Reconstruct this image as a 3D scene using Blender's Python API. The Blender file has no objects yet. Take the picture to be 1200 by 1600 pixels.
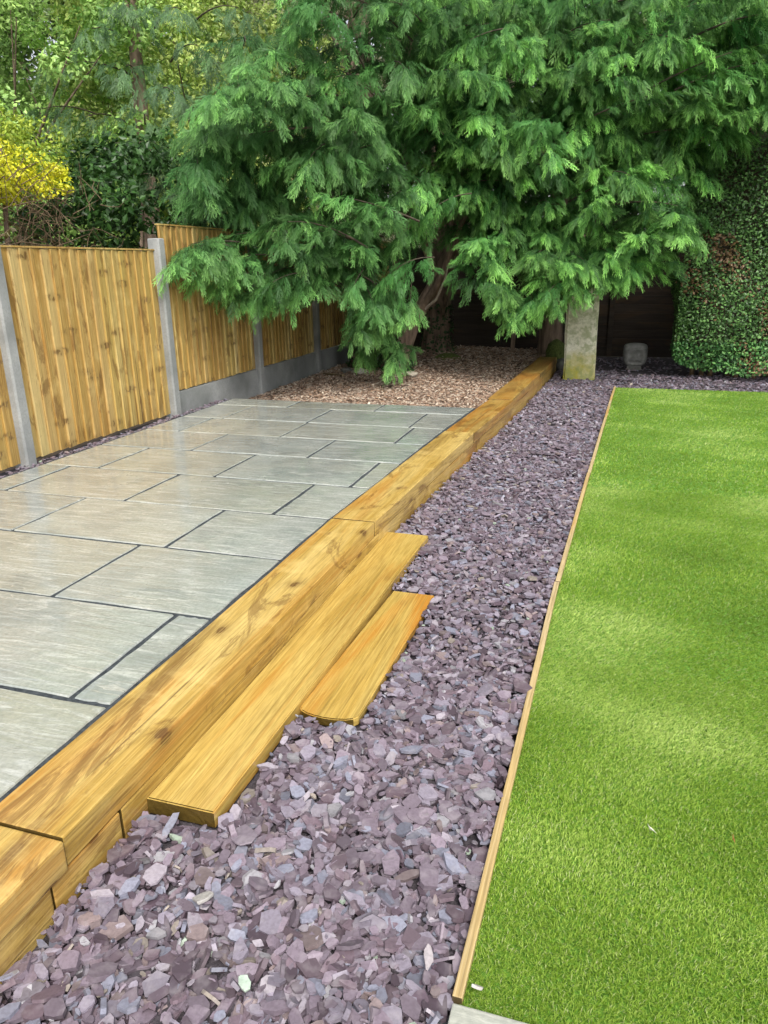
import bpy, bmesh, math, random
import numpy as np
from mathutils import Vector, Matrix

C = bpy.context.scene.collection
sc = bpy.context.scene
rng = np.random.default_rng(7)
random.seed(7)

# ------------------------------------------------------------------ camera
EYE = 1.30                      # eye height above the patio surface
PITCH = math.atan(385/1155.); ROLL = math.radians(-1.0); YAW = math.radians(17.9)
fwd = np.array([-math.sin(YAW)*math.cos(PITCH), math.cos(YAW)*math.cos(PITCH), -math.sin(PITCH)])
rgt = np.array([math.cos(YAW), math.sin(YAW), 0.])
upv = np.cross(rgt, fwd)
_c, _s = math.cos(ROLL), math.sin(ROLL)
rgt, upv = _c*rgt+_s*upv, -_s*rgt+_c*upv
cam = bpy.data.objects.new('camera', bpy.data.cameras.new('camera')); C.objects.link(cam)
cam.matrix_world = Matrix(((rgt[0], upv[0], -fwd[0], 0), (rgt[1], upv[1], -fwd[1], 0), (rgt[2], upv[2], -fwd[2], EYE), (0, 0, 0, 1)))
cam.data.sensor_fit = 'VERTICAL'; cam.data.sensor_height = 36; cam.data.lens = 26
cam.data.clip_end = 800; cam.data.clip_start = 0.05
sc.camera = cam

# ------------------------------------------------------------------ sky, sun, exposure
SUN_EL, SUN_AZ = math.radians(52), math.radians(150)     # azimuth clockwise from +Y
w = bpy.data.worlds.new('World'); sc.world = w; w.use_nodes = True
nt = w.node_tree; nt.nodes.clear()
sky = nt.nodes.new('ShaderNodeTexSky'); sky.sky_type = 'NISHITA'; sky.sun_disc = False
sky.sun_elevation = SUN_EL; sky.sun_rotation = SUN_AZ; sky.dust_density = 4.0; sky.air_density = 1.0
hs = nt.nodes.new('ShaderNodeHueSaturation'); hs.inputs['Saturation'].default_value = 0.28   # an overcast sky is nearly white
bg = nt.nodes.new('ShaderNodeBackground'); bg.inputs['Strength'].default_value = 0.15
wo = nt.nodes.new('ShaderNodeOutputWorld')
nt.links.new(sky.outputs[0], hs.inputs['Color']); nt.links.new(hs.outputs[0], bg.inputs[0]); nt.links.new(bg.outputs[0], wo.inputs[0])
sl = bpy.data.lights.new('sun', 'SUN'); sl.energy = 1.5; sl.angle = math.radians(14); sl.color = (1, .96, .88)
so = bpy.data.objects.new('sun', sl); C.objects.link(so)
sd = Vector((math.sin(SUN_AZ)*math.cos(SUN_EL), math.cos(SUN_AZ)*math.cos(SUN_EL), math.sin(SUN_EL)))
so.rotation_euler = sd.to_track_quat('Z', 'Y').to_euler()
sc.view_settings.view_transform = 'Standard'; sc.view_settings.look = 'None'
sc.view_settings.gamma = 1; sc.view_settings.use_curve_mapping = False
sc.view_settings.exposure = 0.72

# ------------------------------------------------------------------ helpers
def at(px, py, Y):
    """world point at depth Y seen at photograph pixel px, py"""
    d = (px-600)*rgt-(py-800)*upv+1155*fwd
    return np.array([0, 0, EYE])+d*(Y/d[1])

def tag(o, label=None, cat=None, group=None, kind=None):
    if label: o['label'] = label
    if cat: o['category'] = cat
    if group: o['group'] = group
    if kind: o['kind'] = kind
    return o

def empty(name, loc=(0, 0, 0), rz=0, label=None, cat=None, group=None, kind=None):
    o = bpy.data.objects.new(name, None); C.objects.link(o)
    o.location = loc; o.rotation_euler = (0, 0, rz); o.empty_display_size = .1
    return tag(o, label, cat, group, kind)

def link(name, me, mat=None, parent=None, loc=None, rot=None):
    o = bpy.data.objects.new(name, me); C.objects.link(o)
    if mat is not None and len(me.materials) == 0: me.materials.append(mat)
    if parent: o.parent = parent
    if loc is not None: o.location = loc
    if rot is not None: o.rotation_euler = rot
    return o

def mesh_np(name, V, faces, col=None, smooth=False):
    """faces: int array (n,k) or list of such arrays"""
    if not isinstance(faces, (list, tuple)): faces = [faces]
    me = bpy.data.meshes.new(name)
    V = np.asarray(V, dtype=np.float32)
    me.vertices.add(len(V)); me.vertices.foreach_set('co', V.ravel())
    loops = np.concatenate([f.ravel() for f in faces]).astype(np.int32)
    tot = np.concatenate([np.full(len(f), f.shape[1]) for f in faces]).astype(np.int32)
    me.loops.add(len(loops)); me.loops.foreach_set('vertex_index', loops)
    me.polygons.add(len(tot))
    me.polygons.foreach_set('loop_start', (np.cumsum(tot)-tot).astype(np.int32))
    me.polygons.foreach_set('loop_total', tot)
    me.polygons.foreach_set('use_smooth', np.full(len(tot), bool(smooth)))
    me.update(calc_edges=True)
    if col is not None:
        a = me.color_attributes.new('Col', 'FLOAT_COLOR', 'POINT')
        c4 = np.ones((len(V), 4), dtype=np.float32); c4[:, :3] = col
        a.data.foreach_set('color', c4.ravel())
    return me

def bm_mesh(name, bm, smooth=False):
    me = bpy.data.meshes.new(name); bm.to_mesh(me); bm.free()
    if smooth:
        for p in me.polygons: p.use_smooth = True
    return me

def box_mesh(name, sx, sy, sz, bev=.0, seg=2, cuts=0, warp=0, seed=0):
    """box centred on x,y with its base at z=0"""
    bm = bmesh.new(); bmesh.ops.create_cube(bm, size=1)
    for v in bm.verts: v.co = Vector((v.co.x*sx, v.co.y*sy, (v.co.z+.5)*sz))
    if bev: bmesh.ops.bevel(bm, geom=list(bm.edges), offset=bev, segments=seg, affect='EDGES', profile=.6)
    if cuts:
        ax = max(range(3), key=lambda i: (sx, sy, sz)[i]); L = (sx, sy, sz)[ax]; base = 0 if ax == 2 else -L/2
        for k in range(1, cuts+1):
            co = [0, 0, 0]; no = [0, 0, 0]; co[ax] = base+L*k/(cuts+1); no[ax] = 1
            bmesh.ops.bisect_plane(bm, geom=bm.verts[:]+bm.edges[:]+bm.faces[:], plane_co=co, plane_no=no)
    if warp:
        r = random.Random(seed); ph = [r.random()*6 for _ in range(6)]
        for v in bm.verts:
            t = max(v.co, key=abs)
            t = v.co[0] if sx == max(sx, sy, sz) else (v.co[1] if sy == max(sx, sy, sz) else v.co[2])
            d = Vector((math.sin(t*2.1+ph[0]), math.sin(t*1.7+ph[1]), math.sin(t*2.6+ph[2])))*warp
            d += Vector((math.sin(t*9+ph[3]+v.co.z*20), 0, math.sin(t*11+ph[4]+v.co.x*20)))*warp*.35
            v.co += d
    return bm_mesh(name, bm)

def tube_arrays(pts, radii, n=8, rough=0, seed=0):
    pts = np.asarray(pts, float); m = len(pts); r_ = np.random.default_rng(seed)
    tan = np.gradient(pts, axis=0); tan /= np.linalg.norm(tan, axis=1)[:, None]+1e-9
    ref = np.array([0, 0, 1.]) if abs(tan[0][2]) < .9 else np.array([1., 0, 0])
    V = []; prof = r_.normal(0, 1, n)
    for i in range(m):
        a = np.cross(tan[i], ref); a /= np.linalg.norm(a)+1e-9; b = np.cross(tan[i], a)
        for k in range(n):
            t = 2*math.pi*k/n
            rr = radii[i]*(1+rough*(.6*prof[k]+.4*r_.normal()))
            V.append(pts[i]+rr*(math.cos(t)*a+math.sin(t)*b))
    F = []
    for i in range(m-1):
        for k in range(n):
            F.append((i*n+k, i*n+(k+1) % n, (i+1)*n+(k+1) % n, (i+1)*n+k))
    return np.array(V), np.array(F)

def tubes_mesh(name, tubes, smooth=True):
    VV, FF, o = [], [], 0
    for t in tubes:
        V, F = tube_arrays(*t[:2], **(t[2] if len(t) > 2 else {}))
        VV.append(V); FF.append(F+o); o += len(V)
    return mesh_np(name, np.concatenate(VV), np.concatenate(FF), smooth=smooth)

def nrm(a): return a/(np.linalg.norm(a, axis=-1, keepdims=True)+1e-9)

# ------------------------------------------------------------------ material helpers
class NT:
    def __init__(s, name):
        s.m = bpy.data.materials.new(name); s.m.use_nodes = True; s.t = s.m.node_tree
        s.b = s.t.nodes['Principled BSDF']; s.out = s.t.nodes['Material Output']
    def n(s, ty, **kw):
        nd = s.t.nodes.new('ShaderNode'+ty)
        for k, v in kw.items():
            if k in nd.inputs: nd.inputs[k].default_value = v
            else: setattr(nd, k, v)
        return nd
    def l(s, a, b): s.t.links.new(a, b)
    def coords(s, scale=(1, 1, 1), rnd=0., kind='Object'):
        tc = s.n('TexCoord'); src = tc.outputs[kind]
        if rnd:
            oi = s.n('ObjectInfo'); mu = s.n('VectorMath', operation='SCALE'); cx = s.n('CombineXYZ')
            m2 = s.n('Math', operation='MULTIPLY'); m2.inputs[1].default_value = 7.3; s.l(oi.outputs['Random'], m2.inputs[0])
            s.l(oi.outputs['Random'], cx.inputs[0]); s.l(m2.outputs[0], cx.inputs[1]); s.l(m2.outputs[0], cx.inputs[2])
            s.l(cx.outputs[0], mu.inputs[0]); mu.inputs['Scale'].default_value = rnd
            ad = s.n('VectorMath', operation='ADD'); s.l(src, ad.inputs[0]); s.l(mu.outputs[0], ad.inputs[1]); src = ad.outputs[0]
        mp = s.n('Mapping'); mp.inputs['Scale'].default_value = scale; s.l(src, mp.inputs[0])
        return mp.outputs[0]
    def noise(s, vec, scale, detail=4, rough=.55, dist=0):
        nd = s.n('TexNoise'); nd.inputs['Scale'].default_value = scale; nd.inputs['Detail'].default_value = detail
        nd.inputs['Roughness'].default_value = rough; nd.inputs['Distortion'].default_value = dist
        s.l(vec, nd.inputs['Vector']); return nd.outputs['Fac']
    def ramp(s, fac, stops):
        r = s.n('ValToRGB'); e = r.color_ramp.elements
        while len(e) < len(stops): e.new(.5)
        for i, (p, c) in enumerate(stops):
            e[i].position = p; e[i].color = (c, c, c, 1) if isinstance(c, (int, float)) else (*c, 1)
        s.l(fac, r.inputs[0]); return r.outputs[0]
    def mix(s, fac, a, b, mode='MIX'):
        m = s.n('Mix'); m.data_type = 'RGBA'; m.blend_type = mode
        for sock, v in ((m.inputs[0], fac), (m.inputs[6], a), (m.inputs[7], b)):
            if hasattr(v, 'is_output') or isinstance(v, bpy.types.NodeSocket): s.l(v, sock)
            else: sock.default_value = v if isinstance(v, (int, float)) else (*v, 1)
        return m.outputs[2]
    def bump(s, h, strength=.3, dist=.01, prev=None):
        b = s.n('Bump'); b.inputs['Strength'].default_value = strength; b.inputs['Distance'].default_value = dist
        s.l(h, b.inputs['Height'])
        if prev is not None: s.l(prev, b.inputs['Normal'])
        return b.outputs[0]
    def done(s, col=None, rough=None, normal=None, spec=None):
        for v, k in ((col, 'Base Color'), (rough, 'Roughness'), (normal, 'Normal')):
            if v is None: continue
            if isinstance(v, bpy.types.NodeSocket): s.l(v, s.b.inputs[k])
            else: s.b.inputs[k].default_value = v if isinstance(v, (int, float)) else (*v, 1)
        if spec is not None: s.b.inputs['Specular IOR Level'].default_value = spec
        return s.m

def mat_simple(name, stops, scale=8, rough=.8, bump=.4, dist=.01, detail=6, rnd=3., mscale=(1, 1, 1)):
    t = NT(name); v = t.coords(mscale, rnd=rnd); f = t.noise(v, scale, detail)
    return t.done(t.ramp(f, stops), rough, t.bump(f, bump, dist))

def mat_leaf(name, rough=.5, trans=.25, gain=1.0):
    t = NT(name); a = t.n('VertexColor'); a.layer_name = 'Col'
    t.l(a.outputs[0], t.b.inputs['Base Color']); t.b.inputs['Roughness'].default_value = rough
    t.b.inputs['Specular IOR Level'].default_value = .35
    tr = t.n('BsdfTranslucent'); t.l(a.outputs[0], tr.inputs[0]); mx = t.n('MixShader'); mx.inputs[0].default_value = trans
    t.l(t.b.outputs[0], mx.inputs[1]); t.l(tr.outputs[0], mx.inputs[2]); t.l(mx.outputs[0], t.out.inputs[0])
    return t.m

def mat_wood(name, light, mid, stain, axis='Y', knot=1.0, rough=(.25, .5), rnd=9., fine=1.0, knots='free', stain_at=.56, dark_edge=False):
    t = NT(name)
    sc_ = {'Y': (1, .09, 1), 'Z': (1, 1, .09), 'X': (.09, 1, 1)}[axis]
    v = t.coords(sc_, rnd=rnd)
    big = t.noise(v, 6.5, 3, .55, .9)                   # broad streaks along the length
    wv = t.n('TexWave'); wv.wave_type = 'BANDS'; wv.bands_direction = 'DIAGONAL'
    wv.inputs['Scale'].default_value = 17*fine; wv.inputs['Distortion'].default_value = 11; wv.inputs['Detail'].default_value = 3
    wv.inputs['Detail Scale'].default_value = 1.2; t.l(v, wv.inputs['Vector'])
    gr = t.noise(v, 130*fine, 3, .6)
    oi = t.n('ObjectInfo')
    base = t.mix(t.ramp(big, [(.36, 0), (.62, 1)]), light, mid)
    base = t.mix(t.ramp(wv.outputs['Fac'], [(.0, .22), (.4, 0)]), base, tuple(c*.6 for c in mid))
    base = t.mix(t.ramp(gr, [(.35, .4), (.6, 0)]), base, tuple(c*.55 for c in mid))
    st = t.noise(v, 3.6, 3, .6, 1.5)
    sa = t.n('MapRange'); sa.inputs['To Min'].default_value = -.07; sa.inputs['To Max'].default_value = .07; t.l(oi.outputs['Random'], sa.inputs['Value'])
    st2 = t.n('Math', operation='ADD'); t.l(st, st2.inputs[0]); t.l(sa.outputs[0], st2.inputs[1])
    base = t.mix(t.ramp(st2.outputs[0], [(stain_at-.06, 0), (stain_at+.10, .85)]), base, stain)
    if knots == 'free':
        tc = t.n('TexCoord'); sx = t.n('SeparateXYZ'); t.l(t.coords((1, 1, 1), rnd=rnd), sx.inputs[0])
        ad = t.n('Math', operation='ADD'); t.l(sx.outputs[0], ad.inputs[0]); t.l(sx.outputs[2], ad.inputs[1])
        ms = t.n('Math', operation='MULTIPLY'); t.l(sx.outputs[{'Y': 1, 'X': 0, 'Z': 2}[axis]], ms.inputs[0]); ms.inputs[1].default_value = .55
        cb = t.n('CombineXYZ'); t.l(ad.outputs[0], cb.inputs[0]); t.l(ms.outputs[0], cb.inputs[1])
        wob = t.n('VectorMath', operation='ADD'); nz = t.n('TexNoise'); nz.inputs['Scale'].default_value = 9
        t.l(cb.outputs[0], nz.inputs['Vector']); sc2 = t.n('VectorMath', operation='SCALE'); sc2.inputs['Scale'].default_value = .05
        t.l(nz.outputs['Color'], sc2.inputs[0]); t.l(cb.outputs[0], wob.inputs[0]); t.l(sc2.outputs[0], wob.inputs[1])
        vo = t.n('TexVoronoi'); vo.voronoi_dimensions = '2D'; vo.inputs['Scale'].default_value = 3.4; t.l(wob.outputs[0], vo.inputs['Vector'])
        sel = t.ramp(vo.outputs['Color'], [(.56, 0), (.58, 1)])           # only some cells carry a knot
        k1 = t.ramp(vo.outputs['Distance'], [(.045, knot), (.055, knot*.55), (.10, knot*.2), (.16, 0)])
        km = t.n('Math', operation='MULTIPLY'); t.l(sel, km.inputs[0]); t.l(k1, km.inputs[1])
        base = t.mix(km.outputs[0], base, (.10, .04, .012))
        # brown bruised patches with long tails
        bp = t.ramp(t.noise(t.coords((1, .22, 1) if axis == 'Y' else (.22, 1, 1), rnd=rnd+3), 4.2, 5, .62, .6), [(.54, 0), (.60, .6*knot)])
        base = t.mix(bp, base, (.15, .075, .02))
    else:
        # boards sawn from one log carry their knots at one height: rows of small knots
        ge = t.n('NewGeometry'); sx = t.n('SeparateXYZ'); t.l(ge.outputs['Position'], sx.inputs[0])
        cb = t.n('CombineXYZ'); m1 = t.n('Math', operation='MULTIPLY'); m1.inputs[1].default_value = .95; t.l(sx.outputs[1], m1.inputs[0])
        m2 = t.n('Math', operation='MULTIPLY'); m2.inputs[1].default_value = 2.6; t.l(sx.outputs[2], m2.inputs[0])
        t.l(m1.outputs[0], cb.inputs[0]); t.l(m2.outputs[0], cb.inputs[1])
        vo = t.n('TexVoronoi'); vo.voronoi_dimensions = '2D'; vo.inputs['Scale'].default_value = 1.9; vo.inputs['Randomness'].default_value = .95; t.l(cb.outputs[0], vo.inputs['Vector'])
        rowm = t.ramp(vo.outputs['Distance'], [(.10, 1), (.17, 0)])
        sp = t.n('Mapping'); sp.inputs['Scale'].default_value = (0, 20, 13); t.l(ge.outputs['Position'], sp.inputs[0])
        nz = t.ramp(t.noise(sp.outputs[0], 1.3, 2, .5), [(.50, 0), (.57, 1)])
        km = t.n('Math', operation='MULTIPLY'); t.l(rowm, km.inputs[0]); t.l(nz, km.inputs[1])
        # board to board colour, in runs
        mp = t.n('Mapping'); mp.inputs['Scale'].default_value = (0, 1.7, .12); t.l(ge.outputs['Position'], mp.inputs[0])
        run = t.ramp(t.noise(mp.outputs[0], 1.6, 2, .5), [(.42, 0), (.48, .6)])
        base = t.mix(run, base, (.36, .18, .035))
        rb = t.ramp(oi.outputs['Random'], [(0, .6), (.3, .1), (.6, 0), (1, .0)]); base = t.mix(rb, base, mid)
        rc = t.ramp(oi.outputs['Random'], [(0, 0), (.72, 0), (1, .5)]); base = t.mix(rc, base, (.85, .72, .36))
        base = t.mix(km.outputs[0], base, (.075, .03, .01))
        halo = t.n('Math', operation='MULTIPLY'); t.l(t.ramp(vo.outputs['Distance'], [(.10, .35), (.22, 0)]), halo.inputs[0]); halo.inputs[1].default_value = 1
        base = t.mix(halo.outputs[0], base, tuple(c*.8 for c in stain))
    # fine saw lines, splits and damp streaks along the grain
    thin = {'Y': (1, .012, 1), 'Z': (1, 1, .012), 'X': (.012, 1, 1)}[axis]
    tv = t.coords(thin, rnd=rnd+5)
    base = t.mix(t.ramp(t.noise(tv, 75, 4, .7), [(.36, .55), (.47, 0)]), base, tuple(c*.45 for c in mid))
    base = t.mix(t.ramp(t.noise(tv, 240, 2, .6), [(.50, 0), (.62, .3)]), base, tuple(min(1, c*1.25) for c in light))
    if knot > .5:
        base = t.mix(t.ramp(t.noise(tv, 22, 2, .5), [(.27, .85), (.30, 0)]), base, (.09, .05, .02))
        # damp brown margins and saw-mark bands across the grain
        cr = t.coords({'Y': (.5, 1, .5), 'Z': (1, .5, .5), 'X': (1, .5, .5)}[axis], rnd=rnd+8)
        t_str = t.coords({'Y': (1, .3, 1), 'Z': (1, 1, .3), 'X': (.3, 1, 1)}[axis], rnd=rnd+8)
        base = t.mix(t.ramp(t.noise(t_str, 5.2, 6, .72, 1.6), [(.55, 0), (.60, .55), (.75, .8)]), base, (.16, .075, .018))
        base = t.mix(t.ramp(t.noise(cr, 9, 4, .6), [(.55, 0), (.75, .4)]), base, tuple(min(1, c*1.15+.03) for c in light))
    # end grain, with shade on the end faces painted in as extra darkness
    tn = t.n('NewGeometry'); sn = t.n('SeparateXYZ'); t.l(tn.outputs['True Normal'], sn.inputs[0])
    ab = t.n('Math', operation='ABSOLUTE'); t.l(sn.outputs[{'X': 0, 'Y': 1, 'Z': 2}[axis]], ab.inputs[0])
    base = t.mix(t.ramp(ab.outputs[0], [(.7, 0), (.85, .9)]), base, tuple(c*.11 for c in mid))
    hb = t.mix(.5, wv.outputs['Color'], gr)
    rf = t.n('MapRange'); rf.inputs['To Min'].default_value = rough[0]; rf.inputs['To Max'].default_value = rough[1]; t.l(big, rf.inputs['Value'])
    return t.done(base, rf.outputs[0], t.bump(hb, .45, .003))

# ------------------------------------------------------------------ materials
M = {}
M['sleeper'] = mat_wood('wet_treated_pine', (.62, .445, .15), (.45, .28, .058), (.42, .175, .025), 'Y', knot=.9, stain_at=.53)
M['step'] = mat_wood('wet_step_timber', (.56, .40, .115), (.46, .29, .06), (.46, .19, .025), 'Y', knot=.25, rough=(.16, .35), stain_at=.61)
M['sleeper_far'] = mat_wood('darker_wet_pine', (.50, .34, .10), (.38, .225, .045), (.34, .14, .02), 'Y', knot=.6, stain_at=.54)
M['board'] = mat_wood('feather_edge_pine', (.68, .52, .21), (.44, .305, .08), (.32, .175, .04), 'Z', rough=(.4, .65), fine=1.5, knots='rows')
M['edging'] = mat_wood('edging_timber', (.58, .46, .27), (.48, .34, .14), (.46, .26, .06), 'Y', knot=.2, rough=(.4, .7))
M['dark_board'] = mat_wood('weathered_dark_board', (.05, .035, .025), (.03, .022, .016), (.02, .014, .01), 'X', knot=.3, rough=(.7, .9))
M['soil'] = mat_simple('soil', [(.3, (.03, .022, .016)), (.7, (.09, .065, .045))], 6, .95, .6)
M['mulch_bed'] = mat_simple('mulch_bed', [(.3, (.05, .03, .02)), (.7, (.17, .10, .065))], 40, .95, .8, .02)
M['slate_bed'] = mat_simple('slate_bed', [(.3, (.025, .02, .023)), (.7, (.10, .085, .10))], 45, .9, .8, .02)
M['twig_bark'] = mat_simple('twig_bark', [(.3, (.03, .024, .016)), (.7, (.10, .075, .05))], 14, .9, .5)
M['bark'] = mat_simple('tree_bark', [(.3, (.08, .055, .04)), (.7, (.36, .26, .19))], 14, .9, 1, .03, mscale=(1, 1, .2))
M['pale_wood'] = mat_simple('pale_dead_wood', [(.3, (.30, .25, .20)), (.7, (.55, .48, .40))], 30, .8, .5)
M['pale_stone'] = mat_simple('pale_stone', [(.3, (.35, .32, .27)), (.7, (.62, .58, .50))], 20, .8, .5)
M['turf_base'] = mat_simple('turf_backing', [(.3, (.06, .15, .01)), (.7, (.14, .30, .03))], 60, .9, .8, .01)
M['leaf'] = mat_leaf('broad_leaf', .38, .22)
M['conifer'] = mat_leaf('conifer_foliage', .5, .38)
M['blade'] = mat_leaf('turf_blade', .42, .3)
M['twig'] = mat_simple('dry_twig', [(.3, (.07, .045, .025)), (.7, (.20, .14, .08))], 20, .9, .3)

# slate, mulch chips: colour of each chip in the attribute, plus fine grain
def mat_chip(name, rough, grain=.25, sc_=120):
    t = NT(name); a = t.n('VertexColor'); a.layer_name = 'Col'; v = t.coords((1, 1, 1)); f = t.noise(v, sc_, 3, .6)
    g = t.noise(v, 26, 3)
    c = t.mix(t.ramp(f, [(.3, grain), (.6, 0)]), a.outputs[0], (.06, .045, .05))
    c = t.mix(t.ramp(g, [(.5, 0), (.75, .25)]), c, (.50, .46, .47)) if 'slate' in name else c
    return t.done(c, rough, t.bump(f, .12, .002))
M['slate'] = mat_chip('plum_slate', .5, .35)
M['mulch'] = mat_chip('bark_mulch', .85, .3)

def mat_slab():
    t = NT('wet_riven_sandstone'); v = t.coords((1, 1, 1), rnd=11.)
    wobble = t.noise(v, 1.6, 3, .5, .6)
    # riven layers: contour lines of a slowly warped height field
    h = t.noise(t.coords((.30, 1.25, 1), rnd=11.), 2.1, 5, .55, .8)
    mul = t.n('Math', operation='MULTIPLY'); t.l(h, mul.inputs[0]); mul.inputs[1].default_value = 11
    fr = t.n('Math', operation='FRACT'); t.l(mul.outputs[0], fr.inputs[0])
    line = t.ramp(fr.outputs[0], [(0, 1), (.05, .55), (.14, 0), (1, 0)])
    brk = t.ramp(t.noise(v, 3.3, 2), [(.46, 0), (.62, 1)])
    lm = t.n('Math', operation='MULTIPLY'); t.l(line, lm.inputs[0]); t.l(brk, lm.inputs[1])
    fine = t.noise(v, 70, 5, .65)
    oi = t.n('ObjectInfo')
    tint = t.ramp(oi.outputs['Random'], [(0, (.36, .37, .31)), (.3, (.43, .45, .40)), (.6, (.31, .345, .33)), (.8, (.39, .41, .38)), (1, (.44, .42, .33))])
    base = t.mix(t.ramp(wobble, [(.40, 0), (.70, .35)]), tint, (.40, .37, .27))
    base = t.mix(t.ramp(t.noise(v, 2.4, 4, .6, 1.), [(.45, 0), (.7, .5)]), base, (.165, .20, .20))
    lf = t.n('Math', operation='MULTIPLY'); t.l(lm.outputs[0], lf.inputs[0]); lf.inputs[1].default_value = .6
    base = t.mix(lf.outputs[0], base, (.66, .63, .54))
    base = t.mix(t.ramp(t.noise(t.coords((.35, 2.2, 1), rnd=11.), 5.5, 6, .65, 2.6), [(.5, 0), (.64, .6)]), base, (.60, .61, .56))
    base = t.mix(t.ramp(fine, [(.35, .3), (.6, 0)]), base, (.14, .155, .14))
    # step heights
    fl = t.n('Math', operation='FLOOR'); t.l(mul.outputs[0], fl.inputs[0])
    sm = t.n('Math', operation='SMOOTH_MIN') if False else None
    hh = t.n('Math', operation='ADD'); t.l(fl.outputs[0], hh.inputs[0])
    rs = t.ramp(fr.outputs[0], [(0, 0), (.18, 1), (1, 1)]); t.l(rs, hh.inputs[1])
    n1 = t.bump(hh.outputs[0], .3, .0016)
    n2 = t.bump(t.noise(t.coords((.4, 2.0, 1), rnd=11.), 9, 5, .62, 1.6), .5, .009, n1)
    wet = t.noise(t.coords((1, 1, 1), kind='Object', rnd=2.), 3.2, 4, .55)
    rough = t.ramp(wet, [(.35, .10), (.65, .30)])
    t.b.inputs['Coat Weight'].default_value = .7; t.b.inputs['Coat Roughness'].default_value = .07
    t.l(n1, t.b.inputs['Coat Normal'])
    return t.done(base, rough, n2, .7)
M['slab'] = mat_slab()
_m = mat_simple('dark_pointing', [(.3, (.028, .033, .037)), (.7, (.075, .085, .092))], 60, .9, .6, .004); _m.node_tree.nodes['Principled BSDF'].inputs['Specular IOR Level'].default_value = .15; M['mortar'] = _m

def mat_concrete():
    t = NT('concrete'); v = t.coords((1, 1, 1), rnd=5.); a = t.noise(v, 3, 5); b = t.noise(v, 60, 4, .7)
    c = t.ramp(a, [(.3, (.23, .24, .24)), (.7, (.38, .385, .375))])
    c = t.mix(t.ramp(b, [(.3, .4), (.55, 0)]), c, (.16, .16, .15))
    c = t.mix(t.ramp(t.noise(v, 1.6, 3), [(.45, 0), (.65, .7)]), c, (.13, .14, .13))
    return t.done(c, .75, t.bump(b, .3, .004))
M['concrete'] = mat_concrete()

def mat_gatepost():
    t = NT('mossy_stone'); v = t.coords((1, 1, 1)); a = t.noise(v, 4, 5, .6); b = t.noise(v, 38, 5, .7)
    c = t.ramp(a, [(.3, (.74, .71, .54)), (.7, (.90, .88, .74))])
    sx = t.n('SeparateXYZ'); tc = t.n('TexCoord'); t.l(tc.outputs['Object'], sx.inputs[0])
    ad = t.n('Math', operation='MULTIPLY_ADD'); t.l(a, ad.inputs[0]); ad.inputs[1].default_value = .8; t.l(sx.outputs[2], ad.inputs[2])
    moss = t.ramp(ad.outputs[0], [(.48, .95), (.85, .0)])
    c = t.mix(t.ramp(b, [(.35, .35), (.55, 0)]), c, (.28, .28, .16))
    c = t.mix(moss, c, (.46, .42, .05))
    c = t.mix(t.ramp(t.noise(v, 11, 4), [(.48, 0), (.60, .6)]), c, (.28, .33, .12))
    return t.done(c, .85, t.bump(b, .6, .01))
M['gatepost'] = mat_gatepost()
M['worn_stone'] = mat_simple('worn_grey_stone', [(.3, (.16, .16, .15)), (.7, (.32, .32, .30))], 14, .8, .5)
M['moss'] = mat_simple('moss', [(.3, (.05, .08, .015)), (.7, (.16, .20, .05))], 50, .95, 1, .02)
M['dark_stone'] = mat_simple('damp_dark_stone', [(.3, (.10, .10, .09)), (.7, (.22, .22, .20))], 14, .8, .7)

# ------------------------------------------------------------------ ground sheets
def sheet(name, pts, z, mat, kind='structure'):
    V = [(x, y, z(x, y) if callable(z) else z) for x, y in pts]
    me = bpy.data.meshes.new(name); me.from_pydata(V, [], [list(range(len(V)))])
    return tag(link(name, me, mat), kind=kind)
def slate_z(y):
    return np.interp(y, [0, 4, 8, 14], [-.158, -.160, -.185, -.195])
sheet('ground', [(-300, -300), (300, -300), (300, 300), (-300, 300)], -.34, M['soil'])

# wall line (outer top edge of the sleepers)
WY = [-1.3, 1.12, 3.50, 5.78, 7.36, 9.3, 11.0]; WX = [-1.185, -1.185, -1.185, -1.098, -1.010, -.945, -.895]
def wx(y): return np.interp(y, WY, WX)
EY = [-.5, 3.0, 4.7, 9.35]; EX = [-.238, -.235, -.200, -.085]       # left side of the lawn edging
def ex(y): return np.interp(y, EY, EX)

# slate bed: strip mesh that follows the fall of the ground
ys = np.linspace(-1.2, 13.1, 60)
V = []; F = []
for y in ys:
    z = slate_z(y)-.022
    V += [(wx(y)-.1, y, z), (2.9 if y > 9.5 else ex(y)+.02, y, z)]
for i in range(len(ys)-1): F.append((2*i, 2*i+1, 2*i+3, 2*i+2))
me = bpy.data.meshes.new('slate_bed'); me.from_pydata(V, [], F); tag(link('slate_bed', me, M['slate_bed']), kind='structure')
me = box_mesh('mulch_bed', 2.95, 6.35, .2); tag(link('mulch_bed', me, M['mulch_bed'], loc=(-2.60, 10.10, -.305)), kind='structure')
# patio base with its dark pointing: slabs stand in it
V = [(-3.90, -.9), (-1.43, -.9), (-1.43, 3.5), (-1.400, 4.15), (-1.352, 5.78), (-1.28, 6.92), (-3.90, 6.92)]
bm = bmesh.new(); f = bm.faces.new([bm.verts.new((x, y, -.20)) for x, y in V])
r = bmesh.ops.extrude_face_region(bm, geom=[f]); bmesh.ops.translate(bm, verts=[g for g in r['geom'] if isinstance(g, bmesh.types.BMVert)], vec=(0, 0, .1945))
patio = tag(link('patio', bm_mesh('patio_bed', bm), M['mortar']), kind='structure')
sheet('fence_margin', [(-4.12, -.9), (-3.88, -.9), (-3.88, 6.95), (-4.12, 6.95)], -.045, M['slate_bed'])

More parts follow.
